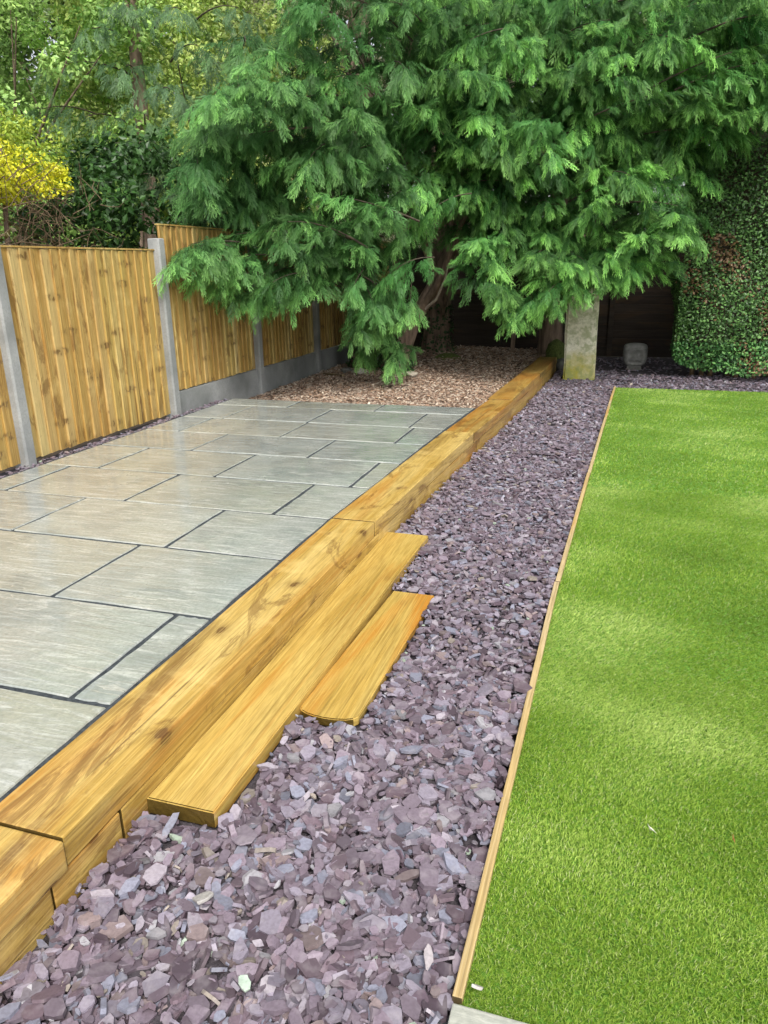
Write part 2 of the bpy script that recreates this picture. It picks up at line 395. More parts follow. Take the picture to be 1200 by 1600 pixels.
rows = [(-.86, -.23), (-.22, .40), (.41, 1.02), (1.035, 1.648), (1.660, 2.276), (2.288, 2.908), (2.920, 3.515), (3.527, 4.125), (4.137, 4.742),
        (4.754, 5.325), (5.337, 5.915), (5.927, 6.545), (6.557, 6.905)]
joints = [[-2.1, -3.0], [-1.9, -2.9], [-2.35, -3.3], [-2.62, -3.55], [-1.605, -2.53, -3.45], [-2.22, -3.14], [-2.085, -3.02], [-1.79, -2.765, -3.64],
          [-1.555, -2.51, -3.42], [-2.11, -3.06], [-1.63, -2.60, -3.54], [-1.68, -2.615, -3.45], [-2.2, -3.1]]
J = .011
for (y0, y1), js in zip(rows, joints):
    y0 += .004; y1 -= .004
    inner = lambda y: float(np.interp(y, [3.5, 4.15, 5.78, 6.92], [-1.460, -1.428, -1.385, -1.318]))
    xs = [None]+js+[-3.865]
    for k in range(len(xs)-1):
        a0 = inner(y0) if k == 0 else xs[k]-J; a1 = inner(y1) if k == 0 else xs[k]-J
        b = xs[k+1]+(J if k < len(xs)-2 else 0)
        jx = [random.uniform(-.004, .004) for _ in range(8)]
        # irregular, slightly chipped perimeter
        poly = []
        cs = [(b, y0), (a0, y0), (a1, y1), (b, y1)]
        for i in range(4):
            (xa, ya), (xb, yb) = cs[i], cs[(i+1) % 4]; n = 7
            for q in range(n):
                t = q/n; w_ = .0035 if q else .002
                poly.append((xa+(xb-xa)*t+random.uniform(-w_, w_), ya+(yb-ya)*t+random.uniform(-w_, w_)))
        cx = sum(p[0] for p in poly)/len(poly); cy = sum(p[1] for p in poly)/len(poly)
        bm = bmesh.new()
        lo = [bm.verts.new((x-cx, y-cy, -.03)) for x, y in poly]
        mi = [bm.verts.new((x-cx, y-cy, -.005)) for x, y in poly]
        hi = [bm.verts.new(((x-cx)*(1-.003/max(.1, abs(x-cx))) if abs(x-cx) > .01 else x-cx, (y-cy)*(1-.003/max(.1, abs(y-cy))) if abs(y-cy) > .01 else y-cy, random.uniform(-.0008, .0012))) for x, y in poly]
        n = len(poly)
        for A, B in ((lo, mi), (mi, hi)):
            for i in range(n): bm.faces.new((A[i], A[(i+1) % n], B[(i+1) % n], B[i]))
        bm.faces.new(hi)
        o = link('paving_slab', bm_mesh('paving_slab', bm), M['slab'], patio, (cx, cy, random.uniform(-.0015, .0015)),
                 (random.uniform(-.0015, .0015), random.uniform(-.0015, .0015), 0))

# ------------------------------------------------------------------ retaining wall of sleepers
wall = empty('retaining_wall', (-1.3, 4.5, -.2), 0, 'low wall of wet honey-coloured timber sleepers between the grey patio and the plum slate', 'retaining wall')
def sleeper(y0, y1, ztop, h, wdt, dx, name='sleeper', seed=0, parent=None, mat=None):
    x0, x1 = wx(y0)+dx, wx(y1)+dx
    L = math.hypot(x1-x0, y1-y0)-.003; ang = math.atan2(-(x1-x0), y1-y0)
    me = box_mesh(name, wdt, L, h, .006, 2, cuts=12, warp=.0016, seed=seed)
    cx, cy = (x0+x1)/2, (y0+y1)/2
    nx, ny = -math.cos(ang), -math.sin(ang)
    p = Vector((cx+nx*wdt/2, cy+ny*wdt/2, ztop-h))
    if parent: p -= parent.location
    return link(name, me, mat or M['sleeper'], parent, p, (0, 0, ang))
tops = [(-1.28, 1.12, .006), (1.125, 3.50, 0), (3.505, 5.78, 0), (5.785, 7.36, .004), (7.365, 9.3, -.012), (9.305, 11.0, -.012)]
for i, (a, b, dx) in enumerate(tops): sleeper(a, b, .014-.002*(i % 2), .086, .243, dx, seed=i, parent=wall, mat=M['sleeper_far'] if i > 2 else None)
lows = [(-1.28, 1.065, .0), (1.07, 1.33, -.003), (1.335, 3.56, -.002), (3.565, 5.9, -.004), (5.905, 7.3, -.002), (7.305, 9.6, -.016), (9.605, 11.0, -.016)]
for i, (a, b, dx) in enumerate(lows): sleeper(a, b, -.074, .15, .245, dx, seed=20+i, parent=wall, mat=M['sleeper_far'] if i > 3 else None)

# steps
def plank(name, x0a, x0b, x1a, x1b, y0, y1, ztop, h, mat, seed, label, cat, round_near=0):
    n = 24; rr = random.Random(seed); prof = []
    L0 = y1-y0
    left, right = [], []
    for i in range(n+1):
        t = i/n; y = y0+L0*t
        left.append((x0a+(x0b-x0a)*t+rr.uniform(-.0008, .0008), y)); right.append((x1a+(x1b-x1a)*t+rr.uniform(-.0008, .0008), y))
    poly = right+left[::-1]
    if round_near:
        c = (x0a+x1a)/2; hw = (x1a-x0a)/2
        arc = [(c-hw*math.cos(a), y0+round_near*(1-math.sin(a)**.8)-round_near*.9) for a in np.linspace(.15, math.pi-.15, 9)]
        poly = right[1:]+left[::-1][:-1]+arc
    cx, cy = (x0a+x1b)/2, (y0+y1)/2
    bm = bmesh.new()
    f = bm.faces.new([bm.verts.new((x-cx, y-cy, -h)) for x, y in poly])
    r = bmesh.ops.extrude_face_region(bm, geom=[f]); vs = [g for g in r['geom'] if isinstance(g, bmesh.types.BMVert)]
    bmesh.ops.translate(bm, verts=vs, vec=(0, 0, h))
    bmesh.ops.recalc_face_normals(bm, faces=bm.faces[:])
    te = [e for e in bm.edges if all(abs(v.co.z) < 1e-5 for v in e.verts)]
    bmesh.ops.bevel(bm, geom=te, offset=.004, segments=2, affect='EDGES')
    o = link(name, bm_mesh(name, bm), mat, None, (cx, cy, ztop))
    return tag(o, label, cat)
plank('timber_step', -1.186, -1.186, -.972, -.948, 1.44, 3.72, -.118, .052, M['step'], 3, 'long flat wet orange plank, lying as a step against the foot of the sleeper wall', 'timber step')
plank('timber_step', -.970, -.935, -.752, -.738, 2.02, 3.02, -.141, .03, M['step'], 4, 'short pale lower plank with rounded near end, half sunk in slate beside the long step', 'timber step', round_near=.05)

# ------------------------------------------------------------------ fence
FX = -4.035
posts = [(2.28, 1.47), (4.13, 1.49), (6.03, 1.56), (7.80, 1.66), (9.55, 1.66), (11.35, 1.66), (13.05, 1.66)]
plabels = ['concrete fence post outside the left of the view, nearest the camera', 'tall grey concrete post at the left edge, between the two nearest fence panels',
           'grey concrete post where the fence steps up, beside the overhanging cypress branch', 'grey concrete post at the far left corner of the patio, top hidden by foliage',
           'slim grey concrete post above the bark mulch, halfway along the shaded panels', 'grey concrete post behind the ivy-covered trunk', 'last grey concrete post in the dark back corner']
pm = {}
for i, ((y, h), lb) in enumerate(zip(posts, plabels)):
    bm = bmesh.new(); H = h+.35
    prof = [(-.055, -.05), (.042, -.05), (.055, -.037), (.055, .037), (.042, .05), (-.055, .05)]
    lo = [bm.verts.new((px, py, 0)) for px, py in prof]; hi = [bm.verts.new((px, py, H-.008)) for px, py in prof]
    tp = [bm.verts.new((px*.9, py*.88, H)) for px, py in prof]
    n = len(prof)
    for A, B in ((lo, hi), (hi, tp)):
        for k in range(n): bm.faces.new((A[k], A[(k+1) % n], B[(k+1) % n], B[k]))
    bm.faces.new(tp)
    o = link('concrete_post', bm_mesh('concrete_post', bm), M['concrete'], None, (FX+.012, y, -.35), (random.uniform(-.006, 0), random.uniform(-.003, .006), 0))
    tag(o, lb, 'fence post', 'concrete posts of the left fence')

# feather-edge board: wedge section
def board_mesh(h, wdt, seed):
    bm = bmesh.new(); r = random.Random(seed); n = 6
    sec = lambda j: [(0, -wdt/2), (.018+j, -wdt/2), (.021+j, -wdt/2+.004), (.004, wdt/2+.010), (0, wdt/2+.010)]
    prev = None
    for k in range(n+1):
        z = h*k/n; dj = r.uniform(-.0015, .0015); dy = math.sin(k*.9+seed)*.0014
        cur = [bm.verts.new((x, y+dy, z)) for x, y in sec(dj)]
        if prev:
            for i in range(5): bm.faces.new((prev[i], prev[(i+1) % 5], cur[(i+1) % 5], cur[i]))
        prev = cur
    bm.faces.new(prev)
    bmesh.ops.recalc_face_normals(bm, faces=bm.faces[:])
    return bm_mesh('fence_board', bm)
panels = [(2.28, 4.13, .0, 1.455, 'nearest golden feather-edge fence panel, cut off by the left edge of the photo'),
          (4.13, 6.03, .0, 1.475, 'golden feather-edge panel in full view, rows of dark knots, left of the fence step'),
          (6.03, 7.80, .19, 1.50, 'browner fence panel standing higher on a gravel board, half behind the cypress branch'),
          (7.80, 9.55, .19, 1.50, 'shaded fence panel behind the bark mulch corner with only its foot showing'),
          (9.55, 11.35, .19, 1.50, 'far fence panel ending behind the ivy-clad trunk'),
          (11.35, 13.05, .19, 1.50, 'last fence panel in the dark back corner behind the trunks')]
NB = 18
for pi, (ya, yb, zb, ph, lb) in enumerate(panels):
    t = empty('fence_panel', (FX, (ya+yb)/2, zb), 0, lb, 'fence panel', 'feather-edge panels of the left fence')
    a, b = ya+.05-(ya+yb)/2, yb-.05-(ya+yb)/2
    wdt = (b-a)/NB
    ms = [board_mesh(ph-.03-(.0 if zb else -.0), wdt, s+pi*5) for s in range(3)]
    for m_ in ms: m_.materials.append(M['board'])
    z0 = 0.008
    for k in range(NB):
        o = link('board', ms[k % 3], None, t, (0, a+wdt*(k+.5), z0+random.uniform(-.004, .004)), (random.uniform(-.0015, .0015), 0, 0))
    link('capping_rail', box_mesh('capping_rail', .040, b-a, .014, .003), M['board_h'] if 'board_h' in M else M['board'], t, (.0, 0, ph-.018))
    link('rail', box_mesh('rail', .03, b-a, .05, .003), M['board'], t, (-.018, 0, ph*.5))
    if zb:
        g = link('gravel_board', box_mesh('gravel_board', .045, yb-ya-.085, .300, .004), M['concrete'], None, (FX+.004, (ya+yb)/2, zb-.302))
        gl = {6.03: 'smooth concrete gravel board under the browner fence panel at the back of the patio', 7.80: 'concrete gravel board beside the bark mulch with a damp grey face',
              9.55: 'stained concrete gravel board nearest the ivy-clad trunk', 11.35: 'concrete gravel board in the dark back corner'}[ya]
        tag(g, gl, 'gravel board', 'concrete gravel boards of the left fence')

# dark waney-lap fence across the back
blabels = ['dark horizontal-board fence panel behind the left trunks', 'dark horizontal-board fence panel in shade behind the big trunk', 'dark horizontal-board fence panel behind the stone gatepost',
           'dark horizontal-board fence panel behind the carved stone face', 'dark horizontal-board fence panel hidden behind the hedge']
for i in range(4):
    xa = -3.9+i*1.83
    t = empty('back_fence_panel', (xa+.9, 13.1, -.2), 0, blabels[i], 'fence panel', 'dark panels of the back fence')
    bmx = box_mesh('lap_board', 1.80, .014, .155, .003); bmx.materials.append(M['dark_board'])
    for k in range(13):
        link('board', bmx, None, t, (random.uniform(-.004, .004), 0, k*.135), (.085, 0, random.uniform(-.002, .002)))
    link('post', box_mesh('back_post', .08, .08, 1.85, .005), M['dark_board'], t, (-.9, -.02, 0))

# ------------------------------------------------------------------ lawn edging, lawn, path
edg = empty('lawn_edging', (-.2, 5, -.17), 0, 'thin timber edging board between the plum slate and the artificial lawn', 'edging')
segs = [(1.11, 3.3), (3.303, 5.3), (5.303, 7.4), (7.403, 9.37)]
for a, b in segs:
    x0, x1 = ex(a), ex(b); L = math.hypot(x1-x0, b-a)-.002; ang = math.atan2(-(x1-x0), b-a)
    link('edging_board', box_mesh('edging_board', .022, L, .066, .003, 2, cuts=8, warp=.0015, seed=int(a*10)), M['edging'], edg,
         Vector(((x0+x1)/2+.016, (a+b)/2, -.196))-edg.location, (0, 0, ang))
LZ = -.138
lawn_poly = [(ex(1.1)+.028, 1.1), (4.2, 1.1), (4.2, 9.38), (ex(9.38)+.028, 9.38), (ex(4.7)+.028, 4.7), (ex(3.)+.028, 3.0)]
sheet('lawn', lawn_poly, LZ-.012, M['turf_base'])
path = tag(link('path', box_mesh('path_bed', 4.5, 2.2, .1), M['mortar'], None, (2.0, -.02, -.25)), kind='structure')
pbm = box_mesh('path_slab', .588, .588, .03, .004); pbm.materials.append(M['slab'])
for ix in range(7):
    for iy in range(3):
        link('paving_slab', pbm, None, path, (-2.24+.31+ix*.6, .80-iy*.6+.02, .099), (0, 0, random.uniform(-.004, .004)))

# turf blades
def blades(n, x0f, x1f, y0, y1, wdt, hgt, simple=False):
    y = rng.uniform(y0, y1, n); x = x0f(y)+rng.random(n)*(x1f(y)-x0f(y))
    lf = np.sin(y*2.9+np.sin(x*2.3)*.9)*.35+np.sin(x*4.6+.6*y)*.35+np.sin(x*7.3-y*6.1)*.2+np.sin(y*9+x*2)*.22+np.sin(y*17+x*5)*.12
    h = hgt*rng.uniform(.7, 1.15, n); wd = wdt*rng.uniform(.7, 1.3, n)
    ang = rng.uniform(0, 2*math.pi, n)
    lean = np.stack([np.cos(ang)*.55+.15*np.sin(y*3), np.sin(ang)*.55-.25+.22*lf, np.ones(n)*.9], 1); lean = nrm(lean)
    side = np.stack([-np.sin(ang+1.2), np.cos(ang+1.2), np.zeros(n)], 1)
    p = np.stack([x, y, np.full(n, LZ-.012)], 1)
    m1 = p+lean*(h*.55)[:, None]; l2 = nrm(lean+np.stack([lean[:, 0]*.8, lean[:, 1]*.8, -.35*np.ones(n)], 1)); tip = m1+l2*(h*.5)[:, None]
    s = side*(wd/2)[:, None]
    V = np.stack([p-s, p+s, m1+s*.9, m1-s*.9, tip], 1).reshape(-1, 3)
    base = np.arange(n)*5
    Fq = np.stack([base, base+1, base+2, base+3], 1); Ft = np.stack([base+3, base+2, base+4], 1)
    g = rng.random(n)[:, None]
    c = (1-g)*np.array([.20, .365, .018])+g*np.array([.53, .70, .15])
    c = c*(1+.14*lf[:, None])+np.clip(lf, 0, 1)[:, None]*np.array([.13, .08, .10])  # pale bands: the sheen of leaning pile painted into the blade colour
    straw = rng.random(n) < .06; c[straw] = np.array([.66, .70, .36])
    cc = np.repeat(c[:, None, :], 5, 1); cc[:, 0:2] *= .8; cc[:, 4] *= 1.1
    if simple:
        V3 = np.stack([p-s, p+s, tip], 1).reshape(-1, 3); b3 = np.arange(n)*3
        return V3, np.zeros((0, 4), int), np.stack([b3, b3+1, b3+2], 1), cc[:, [0, 1, 4]].reshape(-1, 3)
    return V, Fq, Ft, cc.reshape(-1, 3)
parts = [blades(170000, lambda y: ex(y)+.028, lambda y: .30+y*.33, 1.1, 2.6, .0024, .0150), blades(150000, lambda y: ex(y)+.028, lambda y: .35+y*.30, 2.6, 5.0, .0042, .017, True),
         blades(75000, lambda y: ex(y)+.028, lambda y: .45+y*.27, 5.0, 9.38, .0080, .018, True), blades(9000, lambda y: .30+y*.33, lambda y: y*0+4.2, 1.1, 5.0, .010, .028, True), blades(6000, lambda y: .45+y*.27, lambda y: y*0+4.2, 5.0, 9.38, .013, .028, True)]
VV = []; FQ = []; FT = []; CC = []; o_ = 0
for V, a, b, c in parts: VV.append(V); FQ.append(a+o_); FT.append(b+o_); CC.append(c); o_ += len(V)
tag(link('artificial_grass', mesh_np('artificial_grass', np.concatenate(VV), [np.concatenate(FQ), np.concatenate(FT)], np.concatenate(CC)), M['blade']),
    'bright green artificial grass covering the lawn right of the slate', 'grass', kind='stuff')

# ------------------------------------------------------------------ chips
def chips(pos, size, thick, tilt, cols, aspect=(.5, 1.), ns=7, seed=1, full=True):
    """irregular flat stones: ns-gon top, chamfer ring and skirt"""
    r_ = np.random.default_rng(seed); n = len(pos)
    a = np.linspace(0, 2*math.pi, ns, endpoint=False)[None, :]+r_.uniform(-.42, .42, (n, ns))*6/ns
    rad = r_.uniform(.76, 1.10, (n, ns))
    asp = r_.uniform(aspect[0], aspect[1], n)
    X = np.cos(a)*rad; Y = np.sin(a)*rad*asp[:, None]
    th = thick*r_.uniform(.6, 1.5, n)
    hs_ = size/2
    top = np.stack([X*.965*hs_[:, None], Y*.965*hs_[:, None], np.repeat((th/2)[:, None], ns, 1)*(1+.12*r_.normal(size=(n, ns)))], 2)
    mid = np.stack([X*hs_[:, None], Y*hs_[:, None], np.repeat((th*.15)[:, None], ns, 1)], 2)
    bot = np.stack([X*.93*hs_[:, None], Y*.93*hs_[:, None], np.repeat((-th/2)[:, None], ns, 1)], 2)
    nr = 3 if full else 2
    L = np.concatenate([top, mid, bot] if full else [top, bot*np.array([1.04, 1.04, 1])], 1)
    az = r_.uniform(0, 2*math.pi, n); el = tilt
    q = r_.uniform(0, 2*math.pi, n)
    cz, sz = np.cos(q), np.sin(q)
    L = np.stack([L[..., 0]*cz[:, None]-L[..., 1]*sz[:, None], L[..., 0]*sz[:, None]+L[..., 1]*cz[:, None], L[..., 2]], 2)
    k = np.stack([np.cos(az), np.sin(az), np.zeros(n)], 1)          # tilt about a horizontal axis
    c, s = np.cos(el)[:, None, None], np.sin(el)[:, None, None]
    K = np.repeat(k[:, None, :], nr*ns, 1)
    L = L*c+np.cross(K, L)*s+K*(K*L).sum(2, keepdims=True)*(1-c)
    V = (L+pos[:, None, :]).reshape(-1, 3)
    b = (np.arange(n)*nr*ns)[:, None]; i = np.arange(ns); j = (i+1) % ns
    T = (b+i[None, :])
    Q = []
    for ro in ((0, ns) if full else (0,)):
        Q.append(np.stack([b+ro+ns+i, b+ro+ns+j, b+ro+j, b+ro+i], 2).reshape(-1, 4))
    return V, [T, np.concatenate(Q)], np.repeat(cols, nr*ns, 0)

SL = np.array([[.215, .17, .20], [.25, .20, .235], [.18, .13, .15], [.29, .255, .30], [.25, .255, .31], [.36, .32, .35], [.28, .215, .205], [.12, .085, .105], [.38, .37, .38], [.36, .31, .25]])
SP = np.array([.22, .19, .15, .13, .10, .05, .045, .08, .025, .01])
def slate_cols(n, dull=0):
    c = SL[rng.choice(len(SL), n, p=SP)]*rng.uniform(.55, 1.2, (n, 1))*np.array([.92, .92, .96])
    g = rng.random(n) < .003; c[g] = np.array([.34, .42, .33])
    return c
Vs, Ts, Qs, Cs = [], [], [], []; off = 0
def add_chips(res):
    global off
    V, (T, Q), c = res; Vs.append(V); Ts.append(T+off); Qs.append(Q+off); Cs.append(c); off += len(V)
steps = [(-1.19, -.955, 1.42, 3.73), (-.975, -.742, 1.96, 3.03)]
def slate_batch(n, y0, y1, smin, smax, x0f, x1f, layer, seed):
    lay_top = layer > -.01
    y = rng.uniform(y0, y1, n); x = x0f(y)+rng.random(n)*(x1f(y)-x0f(y))
    size = .97*smin*(smax/smin)**(rng.random(n)**1.35)
    keep = np.ones(n, bool)
    for (a, b, c, d) in steps:
        m = (x > a-size*.3) & (x < b+size*.22) & (y > c-size*.22) & (y < d+size*.25); keep &= ~m
    keep &= ~((x > -.79) & (x < -.33) & (y > 10.2) & (y < 10.62))
    keep &= x-size*.36 > wx(y)+.0
    keep &= (x+size*.12 < ex(y)+.004) | (y > 9.45)
    x, y, size = x[keep], y[keep], size[keep]; n = len(x)
    hill = .006*np.sin(x*9+y*5)+.006*np.sin(y*8.1-x*4)
    z = slate_z(y)+hill+layer+rng.uniform(-.013, .008, n)
    # chips bank up a little against wall, step and edging
    z += .012*np.exp(-(x-wx(y))/.06)+.014*np.exp(-np.abs(ex(y)-x)/.06)
    for (a, b, c, d) in steps:
        dd = np.sqrt(np.maximum(0, np.maximum(a-x, x-b))**2+np.maximum(0, np.maximum(c-y, y-d))**2); z += .014*np.exp(-dd/.04)
    tilt = np.abs(rng.normal(0, .24 if lay_top else .4, n)); e = rng.random(n) < (.13 if lay_top else .2); tilt[e] = rng.uniform(.8, 1.4, e.sum())
    z -= size*.18*np.sin(tilt)*0
    add_chips(chips(np.stack([x, y, z], 1), size, np.clip(size*.15, .0035, .010), tilt, slate_cols(n), (.34, .85), 6 if seed % 2 else 7, seed, False))
WXf = lambda y: wx(y)+.0; EXf = lambda y: ex(y)+0.
for k, lay in enumerate((-.014, -.004, .004)):
    slate_batch(2300, .55, 2.4, .026, .085, WXf, EXf, lay, 10+k)
    slate_batch(1900, 2.4, 4.4, .026, .075, WXf, EXf, lay, 20+k)
    slate_batch(2200, 4.4, 7.2, .028, .07, WXf, EXf, lay, 30+k)
    if k: slate_batch(2300, 7.2, 11.2, .034, .07, WXf, EXf, lay, 40+k)
    if k: slate_batch(1500, 9.42, 10.9, .03, .06, lambda y: y*0-.1, lambda y: y*0+2.6, lay, 50+k)
slate_batch(3600, .55, 3.0, .016, .036, WXf, EXf, -.003, 60)
slate_batch(3500, 3.0, 5.5, .018, .032, WXf, EXf, -.001, 62)
slate_batch(600, 11.0, 12.9, .04, .07, WXf, lambda y: y*0+2.0, 0, 61)
# narrow strip of slate along the foot of the fence
n = 1500; y = rng.uniform(.3, 6.9, n); x = rng.uniform(-4.0, -3.87, n)
add_chips(chips(np.stack([x, y, rng.uniform(-.03, -.004, n)], 1), rng.uniform(.02, .05, n), np.full(n, .005), np.abs(rng.normal(0, .3, n)), slate_cols(n), (.45, .95), 6, 77, False))
me = mesh_np('slate_chippings', np.concatenate(Vs), [*Ts, np.concatenate(Qs)], np.concatenate(Cs))
tag(link('slate_chippings', me, M['slate']), 'bed of plum and grey slate chippings between sleeper wall and lawn edging', 'slate chippings', kind='stuff')

def single_chip(name, p, size, thick, tilt, col, label, cat, asp=(.7, .8), seed=5, mat='slate', az=None):
    V, (T, Q), c = chips(np.array([[0, 0, 0.]]), np.array([size]), np.array([thick]), np.array([tilt]), np.array([col]), asp, 9, seed)
    o = link(name, mesh_np(name, V, [T, Q], c), M[mat], None, tuple(p), (0, 0, az or 0))
    return tag(o, label, cat)
single_chip('slate_chip', (-.865, 1.405, -.137), .092, .009, .10, (.21, .175, .21), 'largest flat purple slate piece lying just below the near end of the long step', 'slate piece', seed=3)
single_chip('slate_chip', (-.182, 1.135, -.115), .034, .005, .75, (.52, .48, .46), 'small pale slate piece on the lawn corner beside the end of the edging', 'slate piece', (.4, .45), 8)
single_chip('slate_chip', (-.66, 1.02, -.138), .040, .006, .15, (.42, .52, .42), 'pale mint-green slate piece near the bottom edge of the slate bed', 'slate piece', seed=9)
single_chip('slate_chip', (-.30, 1.19, -.132), .062, .006, .4, (.40, .36, .37), 'long pale grey slate shard leaning on the near end of the lawn edging', 'slate piece', (.4, .45), 12)
single_chip('slate_chip', (-.86, 1.19, -.136), .05, .006, .3, (.40, .385, .36), 'creamy grey slate piece low in the bed, nearest the sleeper wall', 'slate piece', seed=15)

# mulch
Vs, Ts, Qs, Cs = [], [], [], []; off = 0
MC = np.array([[.40, .29, .21], [.31, .21, .15], [.50, .39, .30], [.21, .14, .095], [.64, .54, .43], [.40, .26, .17]])
def mulch_batch(n, y0, y1, smin, smax, z0, seed):
    y = rng.uniform(y0, y1, n); x = -3.98+rng.random(n)*(wx(y)-.27+3.98)
    size = rng.uniform(smin, smax, n); z = z0+rng.uniform(-.012, .012, n)+.02*np.sin(x*2.3+y)*.5
    z += .045*np.exp(-((x+2.95)**2+(y-12.)**2)/1.0)
    c = MC[rng.integers(0, len(MC), n)]*rng.uniform(.75, 1.25, (n, 1))
    add_chips(chips(np.stack([x, y, z], 1), size, np.full(n, .006), np.abs(rng.normal(0, .35, n)), c, (.22, .6), 5, seed, False))
for k in range(3): mulch_batch(4300, 6.93, 10.0, .02, .06, -.098+.006*k, 80+k); mulch_batch(1900, 10.0, 13.0, .03, .08, -.098+.006*k, 90+k)
me = mesh_np('bark_mulch', np.concatenate(Vs), [*Ts, np.concatenate(Qs)], np.concatenate(Cs))
tag(link('bark_mulch', me, M['mulch']), 'pinkish brown bark mulch spread under the cypress trees behind the patio', 'bark mulch', kind='stuff')

# ------------------------------------------------------------------ conifers
def make_spray(seed):
    """feathery hanging spray of scale foliage, unit length along +x"""
    r = np.random.default_rng(seed); V = []; F = []; T = []
    bend = r.uniform(-.12, .12)
    def leaf(b, d, L, w_, t0):
        i = len(V); s = nrm(np.cross(d, [0, 0, 1.]))*w_
        m = b+d*L*.5+np.array([0, 0, .01]); e = b+d*L+np.array([0, 0, -.14*L])
        V.extend([b+s*.95+d*L*.1, e, b-s*.95+d*L*.1]); F.append((i, i+1, i+2)); T.extend([t0, min(1, t0+.4), t0])
    def pt(t): return np.array([t, bend*t*t, -.30*t*t])
    leaf(pt(0), nrm(pt(.6)), .6, .016, .2); leaf(pt(.55), nrm(pt(1)-pt(.55)), .5, .018, .6)
    npair = 8
    for k in range(npair):
        t = .04+.90*k/npair
        for sgn in (-1, 1):
            tt = t+r.uniform(0, .06)
            L = (.30*(1-t)**.6+.10)*r.uniform(.7, 1.3); a = math.radians(r.uniform(22, 44))*sgn
            d = nrm(np.array([math.cos(a), math.sin(a)+bend*2*t, r.uniform(-.5, .12)])); b = pt(tt)
            leaf(b, d, L, .023, .2+.5*t)
            if L > .17:
                q = r.uniform(.35, .6); a2 = a*.35
                d2 = nrm(np.array([math.cos(a2), math.sin(a2), r.uniform(-.6, 0)])); leaf(b+d*L*q, d2, L*.62, .019, .35+.45*t)
    return np.array(V), np.array(F), np.array(T)
SPR = [make_spray(s) for s in range(6)]
print('spray quads', len(SPR[0][1]))

class Crown:
    def __init__(s): s.rows = []; s.axes = []
    def add(s, p, d, up, sc_, tone, young): s.rows.append((*p, *d, *up, sc_, tone, young))
    def bough(s, root, tip, tone, young, dens=1.0, droop=.22, spread=.42, sp=(.17, .27), seed=0):
        r = np.random.default_rng(seed); root = np.array(root, float); tip = np.array(tip, float)
        L = np.linalg.norm(tip-root); ax = nrm(tip-root); h = np.array([ax[0], ax[1], 0]); h = nrm(h)
        sd_ = np.array([-h[1], h[0], 0])
        c1 = root+(tip-root)*.55+np.array([0, 0, droop*L])
        def P(t): return (1-t)**2*root+2*t*(1-t)*c1+t*t*tip
        s.axes.append([P(t) for t in np.linspace(0, .72, 7)]+[.009*L+.002])
        pr = r.uniform(-.45, .45); sd_ = nrm(sd_+np.array([0, 0, pr]))       # the whole bough may be rolled
        nt_ = max(6, int(19*L/1.2*dens)); sgn = 1
        for k in range(nt_):
            t = .18+.82*(k+r.random())/nt_; b = P(t); T = nrm(P(min(1, t+.02))-P(t-.02)); sgn = -sgn if r.random() < .8 else sgn
            tl = (spread*L*(1.05-t)+.08)*r.uniform(.45, 1.35); a = math.radians(r.uniform(22, 72))
            d0 = nrm(T*math.cos(a)+sd_*sgn*math.sin(a)+np.array([0, 0, r.uniform(-.35, .30)]))
            m = max(2, int(tl/.042*dens)); tw = r.uniform(.8, 1.2); fall = r.uniform(.1, .6)
            for q in range(m):
                u = (q+r.random())/m
                p = b+d0*tl*u+np.array([0, 0, -fall*tl*u*u])+r.normal(0, .012, 3)
                dd = nrm(d0*r.uniform(.3, 1.2)+T*r.uniform(0, .8)+np.array([0, 0, -.15-.75*u*r.uniform(.3, 1.6)-fall*.4])+r.normal(0, .30, 3))
                up = nrm(np.array([0, 0, 1.])+h*.5+r.normal(0, .45, 3))
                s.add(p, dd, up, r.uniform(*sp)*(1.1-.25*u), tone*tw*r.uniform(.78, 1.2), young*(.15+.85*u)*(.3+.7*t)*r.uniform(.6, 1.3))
        for q in range(max(3, int(8*dens))):     # leader
            T = nrm(P(1)-P(.9)); s.add(P(1-.05*q), nrm(T+np.array([0, 0, -.35])+r.normal(0, .3, 3)), nrm(np.array([0, 0, 1.])+h*.4+r.normal(0, .3, 3)), r.uniform(*sp), tone, young)
    def build(s, name, parent, c_old, c_young, loc):
        print('spray rows', len(s.rows), 'tris', len(s.rows)*len(SPR[0][1])*2)
        R = np.array(s.rows); n = len(R); pos, d, up, sc_, tone, yg = R[:, :3], nrm(R[:, 3:6]), R[:, 6:9], R[:, 9], R[:, 10], R[:, 11]
        y = nrm(np.cross(up, d)); z = np.cross(d, y)
        VV, FF, CC, o_ = [], [], [], 0
        var = np.arange(n) % len(SPR); c_old = np.array(c_old); c_young = np.array(c_young)
        for k, (v, f, t) in enumerate(SPR):
            i = np.where(var == k)[0]; m = len(i)
            if not m: continue
            P = pos[i][:, None]+sc_[i][:, None, None]*(v[None, :, 0:1]*d[i][:, None]+v[None, :, 1:2]*y[i][:, None]+v[None, :, 2:3]*z[i][:, None])
            w_ = np.clip(yg[i][:, None]*(t[None]*1.5-.15), 0, 1)[..., None]
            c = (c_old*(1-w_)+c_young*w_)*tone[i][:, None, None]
            VV.append(P.reshape(-1, 3)); CC.append(c.reshape(-1, 3))
            FF.append((f[None]+(np.arange(m)*len(v))[:, None, None]+o_).reshape(-1, 3)); o_ += m*len(v)
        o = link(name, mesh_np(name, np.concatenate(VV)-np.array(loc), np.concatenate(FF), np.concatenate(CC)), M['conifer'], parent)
        o['kind'] = 'stuff'
        tb = [([p-np.array(loc) for p in a[:-1]], np.linspace(a[-1], a[-1]*.3, 7), dict(n=5)) for a in s.axes]
        b = link('branches', tubes_mesh('branches', tb), M['twig_bark'], parent); b['kind'] = 'stuff'
        return n

